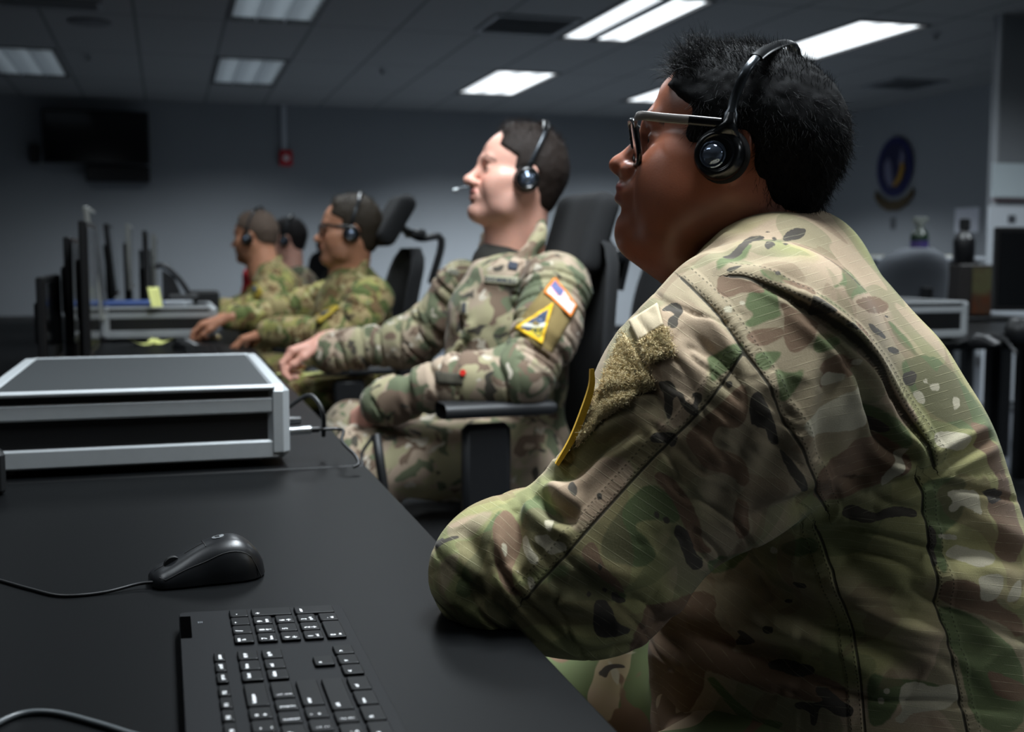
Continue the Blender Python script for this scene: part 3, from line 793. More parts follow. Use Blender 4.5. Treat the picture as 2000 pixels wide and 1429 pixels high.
class Surf:
    "lays flat pieces of cloth (patches, flaps, collars) onto a body surface as seen along the view rays or any given direction"
    def __init__(s, V, F):
        s.t = BVHTree.FromPolygons([Vector(p) for p in V], [tuple(int(i) for i in f) for f in F])
    def hit(s, px, py):
        d = ray(px, py); d = d / np.linalg.norm(d)
        h, n, i, dist = s.t.ray_cast(Vector(CO), Vector(d), 30)
        return (np.array(h), np.array(n)) if h is not None else (None, None)
    def near(s, p):
        h, n, i, d = s.t.find_nearest(Vector(p)); return np.array(h), np.array(n)
    def patch(s, quad, nu=14, nv=10, off=.0012, th=.0016, hug=1.0):
        "quad: four pixel corners (closed outline order). Returns V, F, UV of a thickened sheet lying on the surface"
        q = np.array(quad, float); U = np.linspace(0, 1, nu + 1); W = np.linspace(0, 1, nv + 1)
        P = np.zeros((nu + 1, nv + 1, 3)); N = np.zeros_like(P); ok = np.zeros((nu + 1, nv + 1), bool)
        for i, u in enumerate(U):
            for j, w in enumerate(W):
                p = (1 - u) * (1 - w) * q[0] + u * (1 - w) * q[1] + u * w * q[2] + (1 - u) * w * q[3]
                h, n = s.hit(*p)
                if h is not None: P[i, j] = h; N[i, j] = n; ok[i, j] = True
        nm = N[ok].mean(0); nm /= np.linalg.norm(nm)
        # plane fit for missed rays and for stiff pieces
        A = P[ok]; c = A.mean(0); _, _, vt = np.linalg.svd(A - c); pn = vt[2]
        for i, u in enumerate(U):
            for j, w in enumerate(W):
                if not ok[i, j] or hug < 1:
                    p = (1 - u) * (1 - w) * q[0] + u * (1 - w) * q[1] + u * w * q[2] + (1 - u) * w * q[3]
                    d = ray(*p); tt = ((c - CO) @ pn) / (d @ pn); pl = CO + d * tt
                    P[i, j] = pl if not ok[i, j] else hug * P[i, j] + (1 - hug) * pl
                    if not ok[i, j]: N[i, j] = nm
        N = .3 * N + .7 * nm; N /= np.linalg.norm(N, axis=2, keepdims=True)
        T = P + N * (off + th); B = P + N * off
        return s._sheet(T, B)
    @staticmethod
    def _sheet(T, B):
        a, b = T.shape[:2]; V = np.concatenate([T.reshape(-1, 3), B.reshape(-1, 3)]); F = []; k = a * b
        I = np.arange(k).reshape(a, b)
        for i in range(a - 1):
            for j in range(b - 1):
                F.append((I[i, j], I[i + 1, j], I[i + 1, j + 1], I[i, j + 1])); F.append((I[i, j + 1] + k, I[i + 1, j + 1] + k, I[i + 1, j] + k, I[i, j] + k))
        for i in range(a - 1):
            F.append((I[i + 1, 0], I[i, 0], I[i, 0] + k, I[i + 1, 0] + k)); F.append((I[i, b - 1], I[i + 1, b - 1], I[i + 1, b - 1] + k, I[i, b - 1] + k))
        for j in range(b - 1):
            F.append((I[0, j], I[0, j + 1], I[0, j + 1] + k, I[0, j] + k)); F.append((I[a - 1, j + 1], I[a - 1, j], I[a - 1, j] + k, I[a - 1, j + 1] + k))
        V = np.array(V); F = np.array(F)
        n = np.cross(V[F[0][1]] - V[F[0][0]], V[F[0][2]] - V[F[0][0]])
        if n @ (T[0, 0] - B[0, 0]) < 0: F = F[:, ::-1]
        u = np.repeat(np.linspace(0, 1, a), b); w = np.tile(np.linspace(0, 1, b), a)
        return V, F, np.concatenate([u, u]), np.concatenate([w, w])

def hand_field(f, wrist, R, sc=1.0, curl=.5, side=1, spread=.05, thumb=.5, curls=None):
    """a hand into a field: R columns = (fingers forward, toward the thumb side, out of the back of the hand)"""
    R = np.array(R, float); w = np.array(wrist, float)
    def T(p): return w + sc * (R @ np.array(p, float))
    f.cap(T((-.03, 0, 0)), T((.012, 0, 0)), .026 * sc, .027 * sc, k=.012 * sc, flat=(R[:, 2], .72))
    for y, x in ((.026, .082), (.009, .088), (-.009, .084), (-.026, .074)):
        f.cap(T((.01, y * .55, 0)), T((x, y, .002)), .0135 * sc, .0120 * sc, k=.012 * sc)
    L = [(.042, .026, .020), (.046, .030, .021), (.042, .028, .020), (.034, .022, .018)]
    for i, (y, x) in enumerate(((.026, .082), (.009, .088), (-.009, .084), (-.026, .074))):
        p = np.array([x, y, .002]); a = 0.0; rr = [.0098, .0090, .0082, .0072]; c = curls[i] if curls else curl
        for j, l in enumerate(L[i]):
            a += c * (.75, 1.15, .8)[j]
            d = np.array([math.cos(a), (1.5 - i) * spread * math.cos(a), -math.sin(a)]); q = p + l * d
            f.cap(T(p), T(q), rr[j] * sc * 1.02, rr[j + 1] * sc * 1.02, k=.0025 * sc); p = q
    # thumb from the side of the palm
    p = np.array([.022, .022, -.006]); a = thumb
    for l, r0, r1, da in ((.042, .0145, .0115, 0), (.032, .0112, .0098, .35), (.026, .0098, .0080, .35)):
        a -= da; d = np.array([math.cos(a) * .95, math.sin(a) * .8, -.35]); d /= np.linalg.norm(d); q = p + l * d
        f.cap(T(p), T(q), r0 * sc, r1 * sc, k=.006 * sc); p = q
    return f

M_BOOT = mat('boot_suede', rgb(120, 100, 74), .8)
# ------------------------------------------------------------------ desks along the row
M_DESK = mat('desk_black_laminate', rgb(11, 12, 13), .42, spec=.22, ior=1.28, nscale=900, namp=.25, bump=.12, bscale=900)
M_DESK2 = mat('desk_edge', rgb(22, 23, 24), .5); M_BLK = mat('black_plastic', rgb(20, 21, 22), .45); M_BLKM = mat('black_matt', rgb(16, 17, 18), .7)
M_STEEL = mat('desk_leg_metal', rgb(38, 40, 42), .45, .4)
ZT = .74; XE = .278
def desk(x0, x1, y0, y1, lab, group='black desks of the left row', legs=True):
    t = thing('desk', lab, 'desk', ((x0 + x1) / 2, (y0 + y1) / 2, 0), group=group)
    MB().box(((x0 + x1) / 2, (y0 + y1) / 2, ZT - .015), (x1 - x0, y1 - y0, .03), bev=.004).build('desktop', [M_DESK], t)
    for sx in (x0 + .08, x1 - .08):
        for sy in (y0 + .1, y1 - .1):
            MB().box((sx, sy, (ZT - .03) / 2), (.05, .05, ZT - .03)).build('leg', M_STEEL, t)
    MB().box((x0 + .15, (y0 + y1) / 2, .50), (.018, y1 - y0 - .3, .36)).build('modesty_panel', M_BLKM, t)
    return t
desk(-.95, XE, .17, 1.692, 'near black desk with the keyboard and mouse on it')
desk(-.95, XE, 1.698, 3.30, 'second black desk from the front, carrying the silver framed equipment case')
desk(-.95, XE, 3.306, 4.90, 'third black desk from the front, carrying the dark equipment case and yellow notes')
desk(-.95, XE, 4.906, 6.50, 'farthest black desk of the left row, in front of the airman with shaved sides')

# ------------------------------------------------------------------ equipment cases
M_ALU = mat('case_aluminium', rgb(172, 176, 178), .45, .2, nscale=60, namp=.08, bump=.1, bscale=700)
M_CASEB = mat('case_black_panel', rgb(9, 9, 10), .5); M_TOPB = mat('case_top_panel', rgb(32, 36, 38), .6, nscale=500, namp=.3, bump=.3, bscale=900)
def case(x0, x1, y0, y1, z0, h, lab, feet=.012, group=None, rim=.034):
    t = thing('equipment_case', lab, 'equipment case', ((x0 + x1) / 2, (y0 + y1) / 2, z0), group=group)
    cx, cy = (x0 + x1) / 2, (y0 + y1) / 2; z0 += feet; z1 = z0 + h - feet
    MB().box((cx, cy, (z0 + z1) / 2), (x1 - x0 - .012, y1 - y0 - .012, z1 - z0 - .012)).build('body', M_CASEB, t)
    mb = MB(); w = rim
    # near and far faces: two bars and end caps, top rim
    for yy, sg in ((y0, 1), (y1, -1)):
        mb.box((cx, yy + sg * .006, z0 + .014), (x1 - x0 - .03, .012, .028), bev=.003)
        mb.box((cx, yy + sg * .006, z1 - .030), (x1 - x0 - .03, .012, .024), bev=.003)
    for xx, sg in ((x0, 1), (x1, -1)):
        mb.box((xx + sg * .016, cy, (z0 + z1) / 2), (.034, y1 - y0 + .004, z1 - z0), bev=.010)
    mb.box((cx, y0 + .004, z1 - .004), (x1 - x0 - .04, .018, .008), bev=.003); mb.box((cx, y1 - .004, z1 - .004), (x1 - x0 - .04, .018, .008), bev=.003)
    mb.build('frame', M_ALU, t, smooth=30, label='silver aluminium frame')
    MB().box((cx, cy, z1 - .006), (x1 - x0 - .055, y1 - y0 - .02, .010)).build('top_panel', M_TOPB, t, label='dark grey top panel')
    MB().box((cx, y0 + .004, z1 - .0125), (x1 - x0 - .06, .006, .009)).build('seal', M_CASEB, t)
    for sx in (x0 + .04, x1 - .05):
        for sy in (y0 + .05, y1 - .05): MB().lathe([(.012, z0 - feet), (.013, z0)], (sx, sy, 0), 12).build('foot', M_BLK, t)
    return t
case(-.262, .168, 1.722, 2.30, ZT, .122, 'large silver framed black equipment case on the second desk')
case(-.235, .175, 4.42, 4.88, ZT, .125, 'dark equipment case with dull silver rails on the third desk, behind the edge-on monitors')
# cables and plugs of the big case
M_PLUG = mat('plug_metal', rgb(200, 204, 206), .25, .9)
def cable(name, pts, r, m, lab, cat='cable', ends=(), group=None):
    P = spline(pts, 7); base = P[0]
    mb = MB().tube(P, r, 10)
    if not ends:
        o = mb.build(name, m, smooth=60); props(o, lab, cat, group); return o
    t = thing(name, lab, cat, base, group=group); mb.build('cord', m, t, smooth=60)
    for nm, p0, p1, rr, mm in ends: MB().tube([p0, np.array(p0) * .5 + np.array(p1) * .5, p1], rr, 14).build(nm, mm, t, smooth=30)
    return t
xp = .168
p0 = np.array([xp - .002, 1.76, ZT + .046]); d_ = PW(625, 838, np.dot(p0 - CO, CF)) - p0
a0 = p0 + np.array([.038, 0, .001])
cable('headset_cable', [a0, a0 + np.array([.02, 0, 0]), a0 + np.array([.048, -.002, -.002]), PW(668, 862, 1.70), PW(693, 888, 1.67), PW(700, 905, 1.66), PW(690, 912, 1.655)], .0024, M_BLK, 'thin cable with silver plug at the right side of the large silver framed case', ends=[('plug', p0, a0, .0062, M_PLUG), ('strain_relief', a0, a0 + np.array([.012, 0, 0]), .0045, M_BLK)])
a1 = np.array([xp, 1.79, ZT + .075])
cable('power_cable', [a1, PW(600, 772, 1.77), PW(622, 786, 1.76), PW(632, 815, 1.76), PW(632, 850, 1.80)], .0035, M_BLK, 'black looped cable at the right side of the large silver framed case')
c1 = np.array([xp, 1.775, ZT + .060]); o = MB().tube([c1, c1 + np.array([.022, 0, 0])], [.007, .006], 12).build('connector', M_BLK, smooth=40); props(o, 'small black connector plugged into the large silver framed case between the two cables', 'connector')

# ------------------------------------------------------------------ mouse
M_MOUSE = mat('mouse_black', rgb(17, 18, 20), .34, spec=.5, bump=.05, bscale=900)
def mouse(c, ang, lab, detail=True, L=.108, group=None):
    c = np.array(c, float); t = thing('mouse', lab, 'mouse', c, group=group); Rm = rotz(ang)
    n1, n2 = 40, 28
    def prof(u): # u 0 nose .. 1 rear
        h = (.0115 + .027 * math.sin(min(1, u / .70) * math.pi / 2) ** 1.5) * (1 if u < .70 else math.cos((u - .70) / .30 * math.pi / 2) ** .52 * .97 + .03)
        w = .0245 + .0060 * math.sin(u * math.pi * .9) - .002 * math.exp(-((u - .45) / .15) ** 2)
        if u < .10: w *= math.sqrt(1 - ((.10 - u) / .10) ** 2 * .75); h *= math.sqrt(1 - ((.10 - u) / .10) ** 2 * .6)
        if u > .80: w *= math.sqrt(max(0, 1 - ((u - .80) / .205) ** 2))
        return h, w
    V = []; F = []
    for i in range(n1 + 1):
        u = i / n1; h, w = prof(u)
        for j in range(n2 + 1):
            a = math.pi * j / n2; cx_, sz = math.cos(a), math.sin(a)
            V.append(((u - .5) * L, w * np.sign(cx_) * abs(cx_) ** .62, .002 + h * abs(sz) ** .85))
    for i in range(n1):
        for j in range(n2): F.append((i * (n2 + 1) + j, i * (n2 + 1) + j + 1, (i + 1) * (n2 + 1) + j + 1, (i + 1) * (n2 + 1) + j))
    ring0 = [j for j in range(n2 + 1)]; F.append(tuple(ring0)[::-1]); F.append(tuple(n1 * (n2 + 1) + j for j in range(n2 + 1)))
    F.append(tuple([i * (n2 + 1) for i in range(n1 + 1)] + [i * (n2 + 1) + n2 for i in range(n1, -1, -1)]))
    V = np.array(V) @ Rm.T + c
    MB().add(V, F).build('shell', M_MOUSE, t, smooth=50)
    def at(u, y, dz=0):
        h, w = prof(u); z = .002 + h * (max(0, 1 - (abs(y) / w) ** (1 / .31))) ** .425
        return c + Rm @ np.array([(u - .5) * L, y, z + dz])
    if detail:
        w = MB(); cc = at(.20, 0, -.0045); ax = Rm @ np.array([0, 1, 0])
        w.tube([cc - ax * .0032, cc + ax * .0032], .0085, 22); w.build('scroll_wheel', mat('wheel_rubber', rgb(10, 10, 10), .5), t, smooth=30)
        s_ = MB().tube([at(u, 0, .0001) for u in np.linspace(.04, .12, 6)], .0006, 6); s_.tube([at(u, 0, .0001) for u in np.linspace(.30, .47, 8)], .0006, 6); s_.tube([at(.47, y, .0001) for y in np.linspace(-.012, .012, 8)], .0005, 6)
        for sg in (-1, 1): s_.tube([at(u, sg * .0245 * (1 if u > .1 else .8), .0002) for u in np.linspace(.06, .93, 20)], .0005, 6)
        s_.build('seam', mat('seam_dark', rgb(4, 4, 4), .6), t)
        # round silver badge
        n = at(.60, .002) ; e1 = at(.62, .002) - at(.58, .002); e1 /= np.linalg.norm(e1); e2 = at(.60, .006) - at(.60, -.002); e2 /= np.linalg.norm(e2); e3 = np.cross(e1, e2); e3 /= np.linalg.norm(e3); e2 = np.cross(e3, e1)
        RR = np.stack([e1, e2, e3], 1)
        if e3[2] < 0: RR = np.stack([e1, -e2, -e3], 1)
        M_SIL = mat('badge_silver', rgb(200, 204, 206), .3, .7)
        b = MB().lathe([(.0058, 0), (.0058, .0005), (.001, .0006)], n, 28, R=RR)
        bd = b.build('badge', M_SIL, t)
        tv, tf = text_mesh('hp', .0085); tv[:, 0] += tv[:, 1] * .3; Rr = RR @ rotz(math.pi / 2 + math.pi)
        MB().add(tv @ Rr.T + n + RR[:, 2] * .0009, tf).build('lettering', M_BLK, bd, label='dark hp letters')
    return t
mouse(PZ(398, 1132, ZT) + np.array([.004, .004, 0]), math.radians(8), 'black corded computer mouse with round silver badge on the near desk')
M_CORD = mat('cord_black', rgb(22, 22, 23), .4)
q = PZ(300, 1138, ZT + .006)
cable('thin_cable', [q + np.array([.006, .002, .0]), PZ(270, 1140, ZT + .005), PZ(200, 1157, ZT + .0018), PZ(120, 1163, ZT + .0018), PZ(60, 1150, ZT + .0018), PZ(0, 1133, ZT + .0018), PZ(-80, 1110, ZT + .0018)], .0016, M_CORD, 'thin black cord running left from the computer mouse', 'cord')
q0 = PZ(260, 1434, ZT + .0023)
cable('grey_cable', [PZ(350, 1460, ZT + .0023), q0, PZ(190, 1412, ZT + .0023), PZ(110, 1392, ZT + .0023), PZ(50, 1392, ZT + .0023), PZ(0, 1410, ZT + .0023), PZ(-60, 1450, ZT + .0023)], .0022, mat('cord_grey', rgb(70, 74, 76), .4), 'grey cord curving across the bottom left corner of the near desk', 'cord')

# ------------------------------------------------------------------ keyboard, turned so its number pad is far from the camera
M_KB = mat('keyboard_body', rgb(14, 15, 17), .5, spec=.3, ior=1.28, bump=.1, bscale=1200); M_KEY = mat('key_cap', rgb(6, 7, 8), .45, spec=.3, ior=1.3, bump=.12, bscale=1500); M_LEG = mat('key_legend', rgb(255, 255, 255), .9)
def keyboard():
    # local: u runs from the number pad (far end) toward the camera, v from the back edge (left) to the space bar edge (right)
    A = PZ(352, 1203, ZT + .012); B = PZ(655, 1170, ZT + .008); Lk = .520; Wk = .140
    eu = np.array([.0, -1.0, 0]); Rk = rotz(math.radians(.3)); eu = Rk @ eu; ev = np.array([-eu[1], eu[0], 0]);
    ev = np.array([1.0, 0, 0]) if ev[0] < 0 else ev
    O = np.array([A[0] - .001, A[1] + .004, ZT])
    tilt = math.radians(2.2)
    def P(u, v, z=0): # v=0 at the raised back edge
        return O + eu * u + ev * (v * math.cos(tilt)) + np.array([0, 0, 1]) * (z + .0135 - v * math.sin(tilt))
    Wk = (B - A) @ ev + .003
    t = thing('keyboard', 'black wired keyboard with white key legends on the near desk', 'keyboard', O + eu * .2 + ev * .07)
    mb = MB(); r = .006; out = []
    for (cu, cv, a0) in ((r, r, 180), (Lk - r, r, 270), (Lk - r, Wk - r, 0), (r, Wk - r, 90)):
        for k in range(5): a = math.radians(a0 + 22.5 * k); out.append((cu + r * math.cos(a), cv + r * math.sin(a)))
    n = len(out); V = [P(u, v, 0) for u, v in out] + [P(u, v, -.0105) for u, v in out] + [P(.5 * (u - Lk / 2) * 1.99 + Lk / 2, .5 * (v - Wk / 2) * 1.985 + Wk / 2, .0008) for u, v in out]
    F = [tuple(2 * n + i for i in range(n)), tuple(range(n, 2 * n))[::-1]]
    for i in range(n): j = (i + 1) % n; F += [(i, j, n + j, n + i)[::-1], (i, j, 2 * n + j, 2 * n + i)]
    for f_ in range(len(F)):
        q = [V[i] for i in F[f_]]; nn = np.cross(q[1] - q[0], q[2] - q[0]); c_ = np.mean(q, 0) - P(Lk / 2, Wk / 2, -.004)
        if nn @ c_ < 0: F[f_] = F[f_][::-1]
    mb.add(V, F).build('case', M_KB, t)
    # notch by the lock lights, at the far back corner
    nv = [P(u, v, z) for (u, v, z) in ((.014, .0006, .0012), (.070, .0006, .0012), (.070, .0090, .0012), (.014, .0090, .0012))]
    MB().add(nv, [(0, 1, 2, 3)[::-1]]).build('slot', mat('slot_dark', rgb(2, 2, 2), 1, spec=0, ior=1.05), t)
    K = .0222; KV = .0178
    keys = []; num = lambda r_, c_: (r_, c_)
    v0 = .0475
    # number pad: u = distance from the far end of the board
    U4 = [.018 + K * i for i in range(4)]   # columns: + , 9, 8, 7  (far to near)
    rows = [v0 + KV * i for i in range(5)]
    def key(u, v, wu, wv, s, sz=.006, al='c', two=None): keys.append((u, v, wu, wv, s, sz, two))
    key(U4[0], rows[0], 1, 1, '-'); key(U4[1], rows[0], 1, 1, '*'); key(U4[2], rows[0], 1, 1, '/', .008); key(U4[3], rows[0], 1, 1, 'num\nlk', .0042)
    key(U4[0], rows[1] + KV / 2, 1, 2, '+', .007); key(U4[1], rows[1], 1, 1, '9', .0062, two='pg up'); key(U4[2], rows[1], 1, 1, '8', .0062, two='\u2191'); key(U4[3], rows[1], 1, 1, '7', .0062, two='home')
    key(U4[1], rows[2], 1, 1, '6', .0062, two='\u2192'); key(U4[2], rows[2], 1, 1, '5', .0062); key(U4[3], rows[2], 1, 1, '4', .0062, two='\u2190')
    key(U4[0], rows[3] + KV / 2, 1, 2, 'enter', .0042); key(U4[1], rows[3], 1, 1, '3', .0062, two='pg dn'); key(U4[2], rows[3], 1, 1, '2', .0062, two='\u2193'); key(U4[3], rows[3], 1, 1, '1', .0062, two='end')
    key(U4[1], rows[4], 1, 1, '.', .0062, two='del'); key((U4[2] + U4[3]) / 2, rows[4], 2, 1, '0', .0062, two='ins')
    E3 = [.124 + K * i for i in range(3)]
    vf = v0 - .0205
    for u, s in zip(E3, ('pause', 'scroll', 'prt sc')): key(u, vf, 1, .62, s, .0042)
    for u, s in zip(E3, ('pg up', 'home', 'insert')): key(u, rows[0], 1, 1, s, .0042)
    for u, s in zip(E3, ('pg dn', 'end', 'delete')): key(u, rows[1], 1, 1, s, .0042)
    key(E3[1], rows[3], 1, 1, '<', .0058) if False else None
    key(E3[0], rows[4], 1, 1, '>', .0058); key(E3[1], rows[4], 1, 1, 'v', .0058); key(E3[2], rows[4], 1, 1, '<', .0058); key(E3[1], rows[3], 1, 1, '^', .0058)
    # main block from the near end of the pad
    M0 = .183
    def rowk(v, items, wv=1):
        u = M0
        for s, w, sz, two in items: key(u + w * K / 2, v, w, wv, s, sz, two=two); u += w * K
    rowk(vf, [('F12', 1, .0040, None), ('F11', 1, .0040, None), ('F10', 1, .0040, None), ('F9', 1, .0040, None), ('', .5, 0, None)][:4], .62)
    keys[:] = [k_ for k_ in keys if k_[4] != '']
    rowk(rows[0], [('backspace', 2, .0040, None), ('=', 1, .0055, '+'), ('-', 1, .0055, '_'), ('0', 1, .0055, ')'), ('9', 1, .0055, '('), ('8', 1, .0055, '*'), ('7', 1, .0055, '&')])
    rowk(rows[1], [('\\', 1.5, .0055, '|'), (']', 1, .0055, '}'), ('[', 1, .0055, '{'), ('P', 1, .0055, None), ('O', 1, .0055, None), ('I', 1, .0055, None), ('U', 1, .0055, None)])
    rowk(rows[2], [('enter', 2.25, .0040, None), ("'", 1, .0055, '"'), (';', 1, .0055, ':'), ('L', 1, .0055, None), ('K', 1, .0055, None), ('J', 1, .0055, None)])
    rowk(rows[3], [('shift', 2.75, .0040, None), ('/', 1, .0055, '?'), ('.', 1, .0055, '>'), (',', 1, .0055, '<'), ('M', 1, .0055, None), ('N', 1, .0055, None)])
    rowk(rows[4], [('ctrl', 1.25, .0040, None), ('menu', 1.25, .0036, None), ('fn', 1.25, .0042, None), ('alt', 1.25, .0042, None), ('', 5, 0, None)])
    cache = {}
    for u, v, wu, wv, s, sz, two in keys:
        a, b = wu * K - .0032, wv * KV - .0028; h = .0022
        def ring(z, ins, rr=.0016):
            o = []
            for (su, sv, a0) in ((-1, -1, 180), (1, -1, 270), (1, 1, 0), (-1, 1, 90)):
                for k in range(3):
                    an = math.radians(a0 + 45 * k); o.append(P(u + su * (a / 2 - ins - rr) + rr * math.cos(an), v + sv * (b / 2 - ins - rr) + rr * math.sin(an), z))
            return o
        Rg = [ring(.0004, 0), ring(.0030, .0002), ring(.0034, .0008)]; V = Rg[0] + Rg[1] + Rg[2]; n = 12; F = [tuple(range(2 * n, 3 * n))]
        for l in range(2):
            for i in range(n): j = (i + 1) % n; F.append((l * n + i, l * n + j, (l + 1) * n + j, (l + 1) * n + i))
        c_ = P(u, v, -.003); F2 = []
        for f_ in F:
            q = [V[i] for i in f_]; nn = np.cross(q[1] - q[0], q[2] - q[0]); F2.append(f_ if nn @ (np.mean(q, 0) - c_) > 0 else f_[::-1])
        mb = MB(); mb.mat(0).add(V, F2)
        # legends read from the space bar side: text x axis = toward the far end, text y axis = toward the back edge
        tx = -eu; ty = -ev * math.cos(tilt) + np.array([0, 0, 1]) * math.sin(tilt)
        if s:
            def put(txt, size, du, dv):
                key_ = (txt, size)
                if key_ not in cache: cache[key_] = text_mesh(txt, size * .96)
                tv, tf = cache[key_]
                if len(tv) == 0: return
                c0 = P(u, v, .00352) + tx * du + ty * dv
                mb.mat(1).add([c0 + tx * p[0] + ty * p[1] for p in tv], tf)
            lx = -a / 2 + .0048
            if len(s) > 2 and '\n' not in s: put(s, sz, -a / 2 + .0012 + .29 * sz * len(s), b / 2 - .0050 if wv >= 1 else 0)
            elif two: put(s, sz, lx, b / 2 - .0050); put(two, sz if len(two) == 1 else .0038, (lx if s not in '7894561230.' else lx + (.0 if len(two) == 1 else .001)), -b / 2 + .0048)
            else: put(s, sz, lx if wu < 1.3 else -a / 2 + .006, b / 2 - .0052)
        mb.build('key', [M_KEY, M_LEG], t)
    # small light bar marking
    mm = MB(); 
    for du in (0, .0014, .0028): mm.add([P(.030 + du * 0 + a_, .0145 + b_ + du, .0012) for a_, b_ in ((0, 0), (.004, 0), (.004, .0006), (0, .0006))], [(0, 1, 2, 3)])
    mm.build('marking', mat('marking_grey', rgb(110, 114, 118), .6), t)
keyboard()
# black device edge at the left border of the picture
t = thing('device', 'black device edge with cable eyelets at the left border beside the silver framed case', 'device', PZ(-25, 960, ZT))
c = PZ(-30, 965, ZT); MB().box((c[0], c[1], ZT + .03), (.05, .05, .058), R=rotz(.2), bev=.006).build('housing', M_BLK, t)
